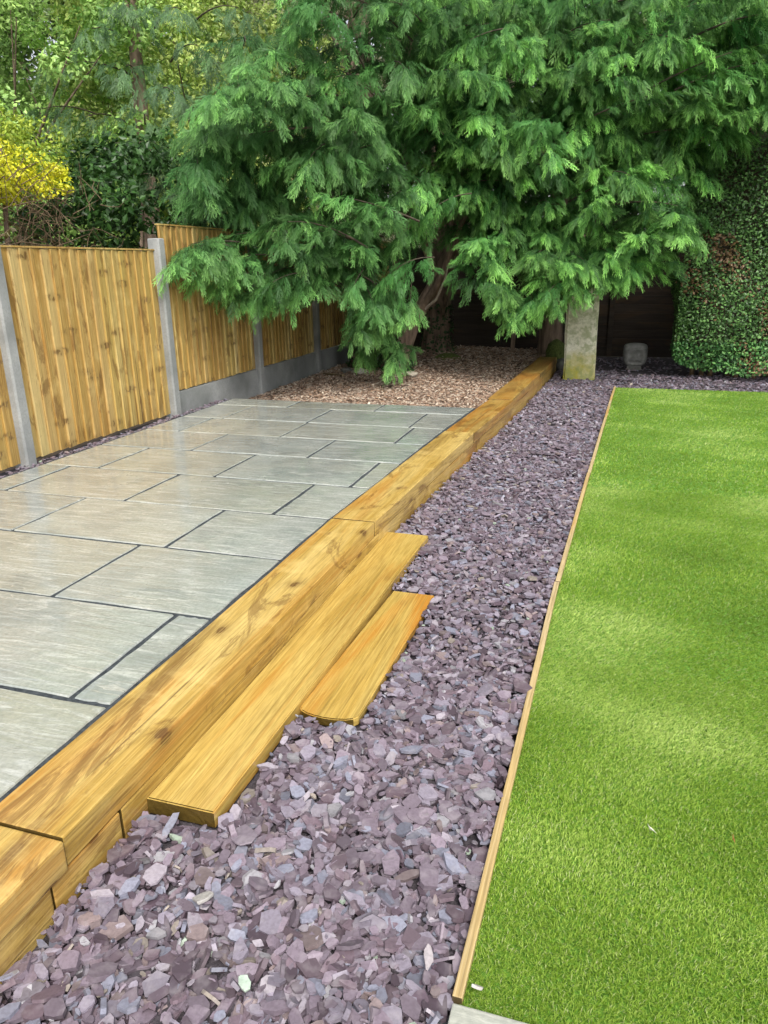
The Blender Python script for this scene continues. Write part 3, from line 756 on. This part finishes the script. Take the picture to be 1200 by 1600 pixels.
def trunk(name, parent, pts, radii, seed=0, n=12, rough=.10, mat='bark'):
    loc = np.array(parent.location); pts = np.array(pts, float)
    # resample
    t = np.linspace(0, 1, len(pts)); tt = np.linspace(0, 1, len(pts)*4)
    P = np.stack([np.interp(tt, t, pts[:, i]) for i in range(3)], 1); R = np.interp(tt, t, radii)
    return link(name, tubes_mesh(name, [(P-loc, R, dict(n=n, rough=rough, seed=seed))]), M[mat], parent)

# front surface of the foliage in depth, and its lower edge, as read from the place
def front_Y(px, py):
    y = np.interp(px, [200, 260, 330, 400, 500, 600, 700, 900, 1100, 1250], [5.75, 5.95, 6.45, 6.9, 7.3, 7.9, 8.5, 9.05, 9.35, 9.3])
    return y+max(0, (140-py))*.0006
low = ([225, 250, 290, 330, 370, 400, 440, 480, 520, 545, 560, 600, 618, 630, 655, 690, 735, 755, 800, 840, 880, 930, 990, 1040, 1085, 1105, 1120, 1150, 1220, 1300],
       [395, 430, 440, 470, 490, 498, 488, 465, 455, 470, 540, 575, 550, 470, 395, 360, 375, 450, 505, 505, 470, 465, 455, 445, 400, 350, 300, 260, 215, 200])
left_top = ([0, 60, 110, 160, 200, 250, 300, 340, 370, 385, 420], [430, 400, 360, 320, 290, 280, 285, 325, 310, 260, 250])   # left limit px for a given py

TL = empty('cypress_tree', (-2.98, 9.9, -.1), 0, 'multi-stemmed green cypress whose low branch reaches left over the fence and hangs to the mulch', 'conifer')
TM = empty('cypress_tree', (-2.98, 12.2, -.1), 0, 'cypress with the thick straight trunk standing behind the leaning stems in the middle', 'conifer')
TR = empty('cypress_tree', (-1.15, 12.3, -.2), 0, 'dense green cypress on the right whose foliage rests on the stone gatepost', 'conifer')
cL, cM, cR = Crown(), Crown(), Crown()
k = 0; rr = random.Random(11)
GAPS = [(540, 60, 58, 88), (688, 475, 78, 118)]          # openings showing limbs: px,py,rx,ry
def in_gap(x, y): return any(((x-gx)/rx)**2+((y-gy)/ry)**2 < 1 for gx, gy, rx, ry in GAPS)
for layer, (dz, gap, want) in enumerate(((0, 40, 360), (.55, 52, 230))):
    pts_ = []; tries = 0
    while len(pts_) < want and tries < 40000:
        tries += 1
        x = rr.uniform(215, 1290); y = rr.uniform(-20, 585)
        if any((x-q[0])**2+((y-q[1])*1.15)**2 < gap*gap for q in pts_): continue
        lb = np.interp(x, *low)-20; lt = np.interp(y, *left_top)
        if y > lb or x < lt+10 or in_gap(x, y): continue
        if layer and y > lb-30: continue
        if 625 < x < 745 and y > 345: continue
        pts_.append((x, y))
        near_edge = y > lb-45
        Y = front_Y(x, y)+dz+rr.uniform(-.35, .55)
        tip = at(x, y, Y)
        if x < 640: T, cr = (-3.0, 9.9), cL
        else: T, cr = (-1.5, 12.0), cR
        out = np.array([tip[0]-T[0], tip[1]-T[1]]); out /= np.linalg.norm(out)
        L = rr.uniform(.6, 1.25) if layer == 0 else rr.uniform(.9, 1.4)
        if y > 400: L *= .8
        sw = rr.uniform(-.8, .8); out = np.array([out[0]*math.cos(sw)-out[1]*math.sin(sw), out[0]*math.sin(sw)+out[1]*math.cos(sw)])
        root = tip-np.array([out[0], out[1], rr.uniform(-.45, .35)])*L
        if root[2] < 1.9 and root[0] < -3.9: root[0] = -3.75
        k += 1
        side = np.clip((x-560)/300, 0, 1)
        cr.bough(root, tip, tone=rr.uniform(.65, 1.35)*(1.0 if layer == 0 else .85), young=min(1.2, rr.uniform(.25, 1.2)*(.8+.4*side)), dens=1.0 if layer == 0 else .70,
                 droop=rr.uniform(.05, .3), spread=rr.uniform(.34, .52), sp=(.13, .24) if layer == 0 else (.20, .34), seed=k)
print('boughs', k)
for (x, y) in [(950, 440), (905, 455), (865, 480), (990, 430), (925, 425), (960, 405), (890, 430), (800, 500), (780, 470), (830, 480), (285, 400), (262, 418), (300, 430), (340, 450), (380, 475), (420, 470), (460, 455), (350, 420), (410, 440)]:
    tip = at(x, y, front_Y(x, y)); k += 1; cr = cL if x < 640 else cR; T = (-3.0, 9.9) if x < 640 else (-1.5, 12.0)
    out = nrm(np.array([tip[0]-T[0], tip[1]-T[1], 0])); L = rr.uniform(.6, .9); root = tip-out*L+np.array([0, 0, .12])
    if root[0] < -3.85: root[0] = -3.7
    cr.bough(root, tip, rr.uniform(.9, 1.25), rr.uniform(.7, 1.1), 1.1, .15, .42, sp=(.13, .24), seed=k)
# the hanging spray in front of the trunks
for (x, y, Y) in [(575, 470, 8.3), (590, 520, 8.35), (612, 570, 8.3), (565, 555, 8.5), (640, 490, 8.3), (612, 500, 8.4), (570, 520, 8.4)]:
    tip = at(x, y, Y); k += 1
    cL.bough(tip+np.array([-.12, .55, .42]), tip, 1.05, .9, .9, .05, .30, seed=500+k)
# inner, upper and far sides of the crowns (above the frame and behind)
def px_of(p):
    q = np.array(p)-np.array([0, 0, EYE]); d = q@fwd
    return 600+1155*(q@rgt)/d, 800-1155*(q@upv)/d
def fill(cr, T, R, z0, z1, n, tone, seed, a0=0, a1=360, keep=lambda p: True, spz=(.3, .42)):
    r = random.Random(seed)
    for q in range(n):
        a = math.radians(r.uniform(a0, a1)); z = r.uniform(z0, z1); rad = R*(1-.45*(z-z0)/(z1-z0+.01))*r.uniform(.75, 1.05)
        tip = np.array([T[0]+math.cos(a)*rad, T[1]+math.sin(a)*rad, z]); L = r.uniform(1.0, 1.5)
        if not keep(tip): continue
        gx, gy = px_of(tip)
        if ((gx-540)/100)**2+((gy-60)/130)**2 < 1: continue
        cr.bough(tip-np.array([math.cos(a), math.sin(a), r.uniform(-.1, .15)])*L, tip, tone, .4, .42, sp=spz, seed=seed*1000+q)
fill(cL, (-3.0, 9.9), 3.0, 4.3, 8.0, 55, .9, 31)
fill(cL, (-3.0, 9.9), 1.9, 2.2, 4.5, 22, .8, 32, 20, 160)
fill(cL, (-3.0, 10.6), 1.6, 2.2, 5.0, 30, .8, 36, 180, 360)
fill(cR, (-1.0, 12.3), 1.5, 1.7, 5.0, 34, .8, 37, 180, 360)
fill(cM, (-2.98, 12.2), 2.0, 2.6, 9.0, 60, .85, 33, 0, 360)
fill(cR, (-1.0, 12.3), 3.0, 4.0, 8.5, 60, .9, 34)
fill(cR, (-1.0, 12.3), 2.1, 1.8, 4.2, 24, .8, 35, 10, 170)
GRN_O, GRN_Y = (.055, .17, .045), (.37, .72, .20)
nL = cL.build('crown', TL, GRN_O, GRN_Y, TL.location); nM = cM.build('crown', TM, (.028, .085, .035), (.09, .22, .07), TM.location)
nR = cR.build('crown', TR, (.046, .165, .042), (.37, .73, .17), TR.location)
print('sprays', nL, nM, nR)
# stems
trunk('trunk', TL, [(-3.0, 9.95, -.2), (-2.92, 9.95, .15), (-2.75, 10.0, .6), (-2.45, 10.1, 1.1), (-2.2, 10.2, 1.7), (-2.3, 10.3, 3.0), (-2.4, 10.4, 6)], [.15, .12, .10, .09, .08, .07, .03], 1)
trunk('trunk', TL, [(-3.58, 10.15, -.2), (-3.55, 10.15, .2), (-3.52, 10.2, 1.0), (-3.5, 10.3, 2.2), (-3.45, 10.3, 5)], [.17, .145, .13, .11, .05], 2)
trunk('trunk', TL, [(-3.15, 10.1, -.2), (-3.12, 10.1, .5), (-3.0, 10.2, 1.4), (-2.9, 10.3, 3.0), (-3.2, 10.4, 7)], [.12, .10, .09, .08, .03], 3)
for q, (a, b, c) in enumerate([((-2.6, 10.0, .8), (-2.35, 9.9, 1.15), (-2.0, 9.7, 1.9)), ((-2.45, 10.1, 1.1), (-2.6, 9.9, 1.6), (-2.9, 9.5, 2.6)), ((-3.0, 10.2, 1.4), (-2.6, 10.0, 2.4), (-2.3, 9.3, 3.9)),
                               ((-2.9, 10.3, 2.2), (-3.0, 9.7, 3.0), (-3.3, 9.0, 4.2)), ((-2.9, 10.3, 2.6), (-2.75, 9.9, 3.4), (-2.65, 9.5, 4.6))]):
    trunk('limb', TL, [a, b, c], [.055, .045, .03], 10+q, n=8)
for q, (a, b, c_, r0) in enumerate([((500, -20, 9.7), (535, 70, 9.8), (585, 170, 10.0), .05), ((470, -10, 9.5), (520, 55, 9.7), (560, 150, 10.0), .03), ((600, -20, 9.8), (572, 60, 9.9), (580, 160, 10.1), .04),
                               ((480, 40, 9.4), (530, 20, 9.6), (590, 60, 9.8), .018), ((520, 100, 9.5), (550, 110, 9.6), (585, 150, 9.9), .015), ((555, -10, 9.6), (540, 60, 9.7), (560, 140, 9.9), .02)]):
    trunk('limb', TL, [at(*a), at(*b), at(*c_)], [r0*.6, r0*.8, r0], 70+q, n=7)
trunk('broken_branch', TL, [(-2.62, 10.0, .72), (-2.42, 9.9, .86), (-2.28, 9.8, 1.12), (-2.22, 9.75, 1.3)], [.022, .018, .014, .008], 5, n=6, mat='pale_wood')['label'] = 'pale bare broken branch'
trunk('trunk', TM, [(-2.98, 12.2, -.2), (-2.97, 12.2, .1), (-2.93, 12.2, .8), (-2.9, 12.2, 2.5), (-2.85, 12.2, 9)], [.27, .22, .19, .17, .05], 6, n=16, rough=.12)
trunk('trunk', TR, [(-1.15, 12.3, -.3), (-1.13, 12.3, .5), (-1.1, 12.3, 3), (-1.0, 12.3, 8.5)], [.2, .17, .14, .04], 7, n=14)
for q in range(9):
    a = rr.uniform(0, 6.28); x0, y0 = -2.65+rr.uniform(-.25, .45), 11.7+rr.uniform(-.3, .3)
    trunk('limb', TM, [(-2.93, 12.15, .3+.25*q), (-2.75+.06*q, 11.9, .75+.25*q), (-2.55+.1*q, 11.6, 1.6+.25*q)], [.035, .028, .012], 40+q, n=6)

# ------------------------------------------------------------------ leafy plants
def leaf_mesh(name, P, N, size, col, aspect=.55, seed=1):
    r_ = np.random.default_rng(seed); n = len(P); N = nrm(N+r_.normal(0, .55, (n, 3)))
    a = nrm(np.cross(N, r_.normal(size=(n, 3)))); b = np.cross(N, a); s = size[:, None]
    V = np.stack([P-a*s*.5, P-a*s*.05+b*s*aspect*.5-N*s*.10, P+a*s*.5-N*s*.08, P-a*s*.05-b*s*aspect*.5-N*s*.10], 1).reshape(-1, 3)
    i = np.arange(n)*4
    F = np.concatenate([np.stack([i, i+1, i+2], 1), np.stack([i, i+2, i+3], 1)])
    return mesh_np(name, V, F, np.repeat(col, 4, 0))
def clump_crown(centres, radii, per, size, ca, cb, seed, squash=.7, hue=.18):
    r_ = np.random.default_rng(seed); P, N, S, K = [], [], [], []
    ca, cb = np.array(ca), np.array(cb)
    for c, R in zip(centres, radii):
        d = nrm(r_.normal(size=(per, 3))); rad = R*r_.uniform(.45, 1.05, per)**.6
        p = np.array(c)+d*rad[:, None]*np.array([1, 1, squash]); P.append(p); N.append(nrm(d+np.array([0, -.2, .9])))
        S.append(r_.uniform(size[0], size[1], per)); t = r_.random((per, 1))*.75+.25*r_.random()
        K.append((ca*(1-t)+cb*t)*(1+hue*r_.normal())*r_.uniform(.8, 1.2, (per, 1)))
    return np.concatenate(P), np.concatenate(N), np.concatenate(S), np.clip(np.concatenate(K), .004, 1)
def leafy(name, loc, label, cat, centres, radii, per, size, ca, cb, seed, stems=None, aspect=.55, group=None, squash=.7):
    t = empty(name, loc, 0, label, cat, group)
    P, N, S, K = clump_crown(centres, radii, per, size, ca, cb, seed, squash)
    o = link('crown' if 'tree' in name else 'foliage', leaf_mesh('foliage', P-np.array(loc), N, S, K, aspect, seed), M['leaf'], t); o['kind'] = 'stuff'
    if stems: link('trunk' if 'tree' in name else 'stem', tubes_mesh('stem', [(np.array(p)-np.array(loc), r, dict(n=7, rough=.05)) for p, r in stems]), M['bark'], t)
    return t
def cloud(c, ext, n, R, seed, surf=True):
    r_ = np.random.default_rng(seed); d = r_.normal(size=(n, 3)); d = nrm(d); d *= r_.uniform(.45, 1, (n, 1))**.5
    return np.array(c)+d*np.array(ext), r_.uniform(R[0], R[1], n)

# hedge at the right: flat clipped face of small leaves with browned patches
hedge = empty('hedge', (1.9, 11.1, -.2), 0, 'tall clipped evergreen hedge with browned patches at the right edge beyond the lawn', 'hedge')
n = 52000
u = rng.random(n); v = rng.random(n)**1.15
face = rng.random(n)
X = .62+u*3.2; Z = -.16+v*3.46; Yf = 10.52+.10*np.sin(X*3.1+Z*2)+.07*np.sin(Z*5.3-X*4)-.10*np.sin(v*math.pi)
Yp = Yf+np.abs(rng.normal(0, .07, n))
sidem = face < .22
Xs = .55+.10*np.sin(Z*3.3)+np.abs(rng.normal(0, .06, n))+np.maximum(0, .35-Z)*.25; Ys = 10.5+u*1.3
P = np.where(sidem[:, None], np.stack([Xs, Ys, Z], 1), np.stack([X, Yp, Z], 1))
# lower edge curves up away from the ground
keepm = P[:, 2] > -.13+.05*np.abs(np.sin(P[:, 0]*4.1))+np.clip(1.0-P[:, 0], 0, .4)*.45
N = np.where(sidem[:, None], np.array([-1., -.3, .5]), np.array([0, -1., .6]))
pn = np.sin(P[:, 0]*3.7+1.0)*np.sin(P[:, 2]*3.1+.6)+.5*np.sin(P[:, 0]*9.1+P[:, 2]*7.3)+rng.normal(0, .35, n)
g = rng.random((n, 1)); K = np.array([.03, .08, .02])*(1-g**2)+np.array([.18, .36, .10])*g**2
br = (pn+rng.normal(0, .35, n) > .85) & (P[:, 2] < 1.6); K[br] = np.array([.19, .115, .055])*rng.uniform(.5, 1.4, (br.sum(), 1))
lowg = (P[:, 2] < .3) & ~br; K[lowg] = K[lowg]*1.3+np.array([.0, .03, .01])
o = link('foliage', leaf_mesh('hedge_leaves', P[keepm]-np.array([1.9, 11.1, -.2]), N[keepm], rng.uniform(.022, .06, n)[keepm], K[keepm], .6, 5), M['leaf'], hedge); o['kind'] = 'stuff'
tb = []
for q in range(26):
    x0 = rng.uniform(.9, 3.4); tb.append(([(x0-1.9, rng.uniform(-.3, .3), 0), (x0-1.9+rng.uniform(-.1, .1), rng.uniform(-.35, .3), 1.2), (x0-1.9+rng.uniform(-.3, .3), rng.uniform(-.35, .3), 3.2)], [.035, .025, .01], dict(n=6)))
o = link('stems', tubes_mesh('stems', tb), M['twig'], hedge); o['kind'] = 'stuff'
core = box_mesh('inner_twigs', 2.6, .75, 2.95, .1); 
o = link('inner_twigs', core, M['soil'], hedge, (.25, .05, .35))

# beyond the left fence
leafy('golden_shrub', (-5.1, 5.4, -.3), 'bright golden-yellow shrub top showing above the fence at the left', 'shrub', *cloud((-5.15, 5.15, 2.10), (.40, 1.2, .22), 110, (.05, .17), 1), 110, (.022, .046), (.52, .58, .03), (.90, .82, .04), 1,
      [([(-5.1, 5.4, -.3), (-5.1, 5.4, 1.2), (-5.15, 5.6, 2.3)], [.04, .03, .01])])
leafy('green_shrub', (-5.2, 4.7, -.3), 'yellow-green shrub at the left edge behind the golden one', 'shrub', *cloud((-5.5, 5.4, 2.34), (.45, 1.3, .34), 50, (.15, .28), 2), 180, (.03, .06), (.16, .30, .03), (.50, .58, .08), 2,
      [([(-5.2, 4.7, -.3), (-5.3, 4.8, 1.2), (-5.5, 5.0, 2.4)], [.04, .03, .01])])
leafy('dark_shrub', (-5.2, 7.4, -.3), 'dark glossy laurel-like shrub above the fence between golden shrub and cypress', 'shrub', *cloud((-5.2, 7.6, 1.75), (.75, 1.7, .85), 60, (.22, .36), 3), 170, (.05, .10), (.012, .035, .010), (.06, .15, .03), 3,
      [([(-5.2, 7.4, -.3), (-5.2, 7.4, 1), (-5.2, 7.6, 2)], [.05, .04, .01])])
tw = empty('clipped_hedge', (-4.9, 5.0, -.3), 0, 'bare brown twiggy hedge just above the fence panels at the left edge', 'hedge')
tb = []
for q in range(750):
    y0 = rng.uniform(2.8, 6.1); x0 = rng.uniform(-5.3, -4.55); z0 = rng.uniform(1.0, 2.0)
    p = np.array([x0, y0, z0]); pts = [p]
    d = nrm(np.array([rng.normal(0, .6), rng.normal(0, .8), rng.uniform(.1, .9)]))
    for _ in range(3): d = nrm(d+rng.normal(0, .35, 3)); p = p+d*rng.uniform(.06, .14); pts.append(p)
    tb.append((np.array(pts)-np.array([-4.9, 5.0, -.3]), [.004, .0035, .003, .0015], dict(n=4)))
o = link('twigs', tubes_mesh('twigs', tb), M['twig'], tw); o['kind'] = 'stuff'
P, N, S, K = clump_crown(*cloud((-5.0, 4.8, 1.4), (.45, 2.4, .55), 60, (.18, .3), 7), 60, (.03, .06), (.05, .035, .015), (.12, .11, .03), 8)
o = link('foliage', leaf_mesh('foliage', P-np.array([-4.9, 5.0, -.3]), N, S, K, .6, 3), M['leaf'], tw); o['kind'] = 'stuff'

def bgtree(name, x, y, z, ext, ncl, R, per, size, ca, cb, seed, label, cat='tree', group='trees beyond the garden'):
    loc = (x, y, -.34); r_ = np.random.default_rng(seed)
    st = [([(x, y, -.4), (x+.1, y, z*.5), (x, y, z)], [.12, .08, .03])]
    for q in range(7):
        a = r_.uniform(0, 6.28); st.append(([(x, y, z*.55), (x+math.cos(a)*ext[0]*.4, y+math.sin(a)*ext[1]*.4, z*.8), (x+math.cos(a)*ext[0]*.8, y+math.sin(a)*ext[1]*.8, z+r_.uniform(-.3, .8)*ext[2]*.6)], [.025, .018, .006]))
    return leafy(name, loc, label, cat, *cloud((x, y, z), ext, ncl, R, seed), per, size, ca, cb, seed, st, group=group)
bgtree('broadleaf_tree', -8.6, 9.4, 4.0, (2.5, 1.6, 3.0), 190, (.28, .5), 230, (.05, .10), (.16, .34, .07), (.52, .74, .22), 101, 'mid-green leafy tree beyond the fence in the top left corner')
bgtree('broadleaf_tree', -6.6, 11.5, 3.8, (2.3, 1.5, 2.9), 190, (.28, .5), 230, (.05, .10), (.26, .42, .07), (.74, .84, .28), 102, 'light yellow-green tree behind the fence, left of the cypress')
bgtree('broadleaf_tree', -10.2, 13.5, 4.5, (3.2, 2.4, 4.0), 190, (.4, .7), 170, (.09, .16), (.18, .34, .08), (.5, .68, .22), 103, 'farther tree filling the top left behind the leafy one')
bgtree('broadleaf_tree', -5.6, 15.8, 4.8, (3.4, 2.0, 4.6), 170, (.4, .75), 170, (.09, .16), (.34, .36, .2), (.8, .76, .56), 104, 'pale dry-looking tree glimpsed through the gap in the cypress limbs')
bgtree('broadleaf_tree', -1.0, 16.2, 4.6, (3.6, 2.0, 4.8), 140, (.45, .8), 150, (.10, .17), (.02, .05, .015), (.06, .13, .035), 105, 'dark tree directly behind the cypresses')
bgtree('broadleaf_tree', 4.0, 15.5, 4.6, (3.4, 2.0, 4.8), 140, (.45, .8), 150, (.10, .17), (.03, .07, .02), (.09, .18, .05), 106, 'tree behind the hedge at the upper right')
bgtree('broadleaf_tree', -13.5, 19.5, 6.2, (5, 2.5, 6.5), 240, (.8, 1.4), 190, (.18, .30), (.10, .20, .05), (.30, .42, .14), 107, 'tallest distant tree in the far top left corner')
bgtree('broadleaf_tree', -4.5, 20.5, 6.2, (6, 2.5, 6.8), 240, (.8, 1.4), 190, (.18, .30), (.12, .17, .07), (.35, .38, .2), 108, 'distant tree glimpsed above the middle cypress')
bgtree('broadleaf_tree', 5.5, 20.5, 6.2, (6, 2.5, 6.8), 200, (.7, 1.2), 170, (.16, .28), (.04, .09, .02), (.12, .22, .06), 109, 'distant tree behind everything at the upper right')
bgtree('broadleaf_tree', 2.2, 12.9, 3.6, (2.0, 1.2, 2.6), 110, (.3, .5), 200, (.06, .11), (.035, .09, .025), (.12, .24, .07), 110, 'green tree rising directly behind the clipped hedge')
bgtree('broadleaf_tree', -12.5, 11.0, 4.6, (2.6, 2.0, 3.6), 150, (.4, .7), 190, (.08, .15), (.16, .32, .07), (.48, .66, .22), 111, 'leafy tree farthest left beyond the fence, cut by the photo edge')
# feathery neighbour conifer: grey-green boughs hanging above the fence at the left
TN = empty('cypress_tree', (-6.6, 9.6, -.34), 0, 'shaded grey-green cypress beyond the fence with thin branches hanging at the upper left', 'conifer')
cN = Crown(); r_ = random.Random(5)
for (x, y, Y) in [(120, 60, 8.6), (190, 120, 8.8), (60, 120, 8.6), (230, 200, 8.2), (280, 160, 8.3), (250, 250, 7.9), (330, 90, 8.4), (300, 30, 8.6), (380, 120, 8.6), (400, 30, 8.9), (200, 20, 8.8), (350, 190, 8.2), (215, 290, 7.8), (30, 190, 8.4), (110, 200, 8.5), (160, 250, 8.1), (285, 300, 7.6), (330, 330, 7.3)]:
    tip = at(x, y, Y); L = r_.uniform(1.0, 1.5); out = nrm(np.array([tip[0]+6.6, tip[1]-9.9, 0]))
    cN.bough(tip-out*L+np.array([0, 0, .2]), tip, r_.uniform(.85, 1.1), .7, .5, .25, seed=900+int(x))
cN.build('crown', TN, (.09, .18, .08), (.26, .42, .18), TN.location)
trunk('trunk', TN, [(-6.6, 9.6, -.4), (-6.5, 9.7, 2), (-6.6, 9.9, 6.5)], [.16, .12, .04], 8)

# ivy round the trunks
def ivy(loc, ext, n, label, seed):
    t = empty('ivy', loc, 0, label, 'ivy'); r_ = np.random.default_rng(seed)
    a = r_.uniform(0, 6.28, n); z = ext[2]*r_.random(n)**1.3; rad = np.interp(z/ext[2], [0, .3, 1], [ext[0], ext[0]*.75, ext[1]])*r_.uniform(.9, 1.25, n)
    P = np.stack([np.cos(a)*rad, np.sin(a)*rad, z], 1); K = np.array([.02, .055, .016])+r_.random((n, 1))*np.array([.05, .085, .03])
    o = link('foliage', leaf_mesh('ivy', P, np.stack([np.cos(a), np.sin(a), .5+0*a], 1), r_.uniform(.03, .06, n), K, .9, seed), M['leaf'], t); o['kind'] = 'stuff'
    st = [([(math.cos(q)*ext[0]*.8, math.sin(q)*ext[0]*.8, 0), (math.cos(q+.5)*ext[1]*.9, math.sin(q+.5)*ext[1]*.9, ext[2]*.5), (math.cos(q)*ext[1]*.9, math.sin(q)*ext[1]*.9, ext[2]*.95)], [.01, .008, .004], dict(n=5)) for q in (0, 1.5, 3, 4.5)]
    link('stem', tubes_mesh('stem', st), M['bark'], t)
ivy((-3.56, 10.15, -.1), (.20, .15, 1.5), 1500, 'ivy climbing the dark left-hand stem beside the fence', 1)
ivy((-3.05, 10.02, -.1), (.26, .13, .9), 1500, 'ivy mound round the foot of the leaning stem', 2)
ivy((-2.96, 12.2, -.1), (.30, .22, .8), 700, 'sparse ivy on the thick straight trunk at the back', 3)

# ------------------------------------------------------------------ stone gatepost and small things
bm = bmesh.new(); bmesh.ops.create_cube(bm, size=1)
for v in bm.verts: v.co = Vector((v.co.x*.41, v.co.y*.27, (v.co.z+.5)*1.28))
bmesh.ops.bevel(bm, geom=list(bm.edges), offset=.028, segments=2, affect='EDGES')
bmesh.ops.subdivide_edges(bm, edges=bm.edges[:], cuts=3, use_grid_fill=True)
for v in bm.verts:
    v.co += Vector((math.sin(v.co.z*9+v.co.y*8), math.sin(v.co.z*7+v.co.x*11), 0))*.004+Vector((random.uniform(-1, 1), random.uniform(-1, 1), random.uniform(-1, 1)))*.0022
tag(link('stone_gatepost', bm_mesh('stone_gatepost', bm), M['gatepost'], None, (-.555, 10.46, -.24), (.01, -.012, .04)), 'upright pale stone gatepost, mossy yellow at its foot, under the cypress', 'stone post')

def lumpy(name, p, s, mat, label, cat, seed, sub=3, amp=.12, flat=None, parent=None):
    bm = bmesh.new(); bmesh.ops.create_icosphere(bm, subdivisions=sub, radius=1); r = random.Random(seed); ph = [r.uniform(0, 6) for _ in range(6)]
    for v in bm.verts:
        c = v.co.copy(); k = 1+amp*(math.sin(c.x*3+ph[0])+math.sin(c.y*3.5+ph[1])+math.sin(c.z*4+ph[2]))*.5+amp*.4*math.sin(c.x*9+ph[3]+c.z*7)
        v.co = Vector((c.x*s[0], c.y*s[1], max(c.z, -.55)*s[2]))*k
    o = link(name, bm_mesh(name, bm, True), M[mat], parent, p)
    return tag(o, label, cat) if label else o
lumpy('boulder', (-.98, 11.55, -.02), (.17, .15, .22), 'moss', 'mossy round-topped boulder at the far end of the sleeper wall', 'boulder', 1)
lumpy('rock', (-.86, 11.15, -.13), (.10, .10, .12), 'dark_stone', 'dark brown rock between the wall end and the gatepost', 'rock', 2)
lumpy('moss_mound', (-2.62, 11.5, -.085), (.22, .16, .07), 'moss', 'low green moss mound in front of the thick trunk', 'moss', 3)
lumpy('stone', (-3.40, 9.55, -.07), (.13, .08, .05), 'pale_stone', 'pale stone lump by the foot of the ivy-clad stem', 'stone', 4, amp=.25)
lumpy('stone', (-3.62, 9.65, -.07), (.08, .07, .045), 'dark_stone', 'small grey stone beside the gravel board end', 'stone', 5, amp=.25)
single_chip('flat_stone', (-2.64, 9.45, -.06), .30, .03, .06, (.62, .55, .44), 'flat cream stone lying on the bark mulch under the hanging spray', 'stone', (.45, .55), 21, 'mulch')
o = link('timber_offcut', box_mesh('timber_offcut', .05, .34, .03, .004), M['edging'], None, (-3.66, 9.25, -.085), (0, .1, 1.2)); tag(o, 'short yellow timber offcut lying on the mulch near the fence', 'timber offcut')
o = link('timber_stake', box_mesh('timber_stake', .06, .06, .42, .005), M['bark'], None, (-1.75, 12.4, -.15), (.03, .06, 0)); tag(o, 'short brown stake standing in shade before the back fence', 'stake')

# carved stone face ornament in the shade
orn = empty('stone_ornament', (.16, 11.5, -.2), 0, 'grey carved stone face ornament standing in the dark gap left of the hedge', 'ornament')
bm = bmesh.new(); bmesh.ops.create_icosphere(bm, subdivisions=5, radius=1)
for v in bm.verts:
    c = v.co.copy(); sx = math.copysign(abs(c.x)**.42, c.x)*(.35+.65*(1-abs(c.z)**8)); sz = math.copysign(abs(c.z)**.42, c.z)
    x, y, z = sx*.17*(1-.22*max(0, -c.z)), c.y*.12, sz*.17
    if c.y < 0:
        for ex_ in (-.065, .065):
            d = math.hypot(x-ex_, (z-.025)*1.4); y += .11*math.exp(-(d/.038)**4)
        y -= .06*math.exp(-(x/.024)**2)*math.exp(-((z+.02)/.06)**2)
        y += .05*math.exp(-((z+.095)/.016)**2)*math.exp(-(x/.07)**4); y -= .012*math.exp(-((z-.085)/.02)**2)
    v.co = Vector((x, y, z+.21))
link('carved_head', bm_mesh('carved_head', bm, True), M['worn_stone'], orn)
link('plinth', box_mesh('plinth', .20, .16, .07, .008), M['dark_stone'], orn)

# litter on the lawn
def small_leaf(name, p, L, W, col, label, cat, rz):
    V = [(0, 0, 0), (L*.3, W*.5, .004), (L*.7, W*.4, .006), (L, 0, .010), (L*.7, -W*.4, .003), (L*.3, -W*.5, .002), (L*.5, 0, -.003), (-L*.5, 0, -.001)]
    me = bpy.data.meshes.new(name); me.from_pydata(V, [], [(0, 6, 1), (1, 6, 2), (2, 6, 3), (3, 6, 4), (4, 6, 5), (5, 6, 0), (7, 1, 0), (7, 0, 5)])
    t = NT(name); o = link(name, me, t.done(col, .6), None, p, (.25, -.2, rz)); tag(o, label, cat)
small_leaf('feather', (.175, 1.70, -.112), .022, .009, (.62, .60, .50), 'tiny pale feather lying on the near part of the lawn', 'feather', 2.7)
small_leaf('dry_leaf', (.37, 1.72, -.112), .016, .005, (.36, .18, .06), 'tiny brown dry leaf sliver on the lawn right of the feather', 'leaf', 1.9)
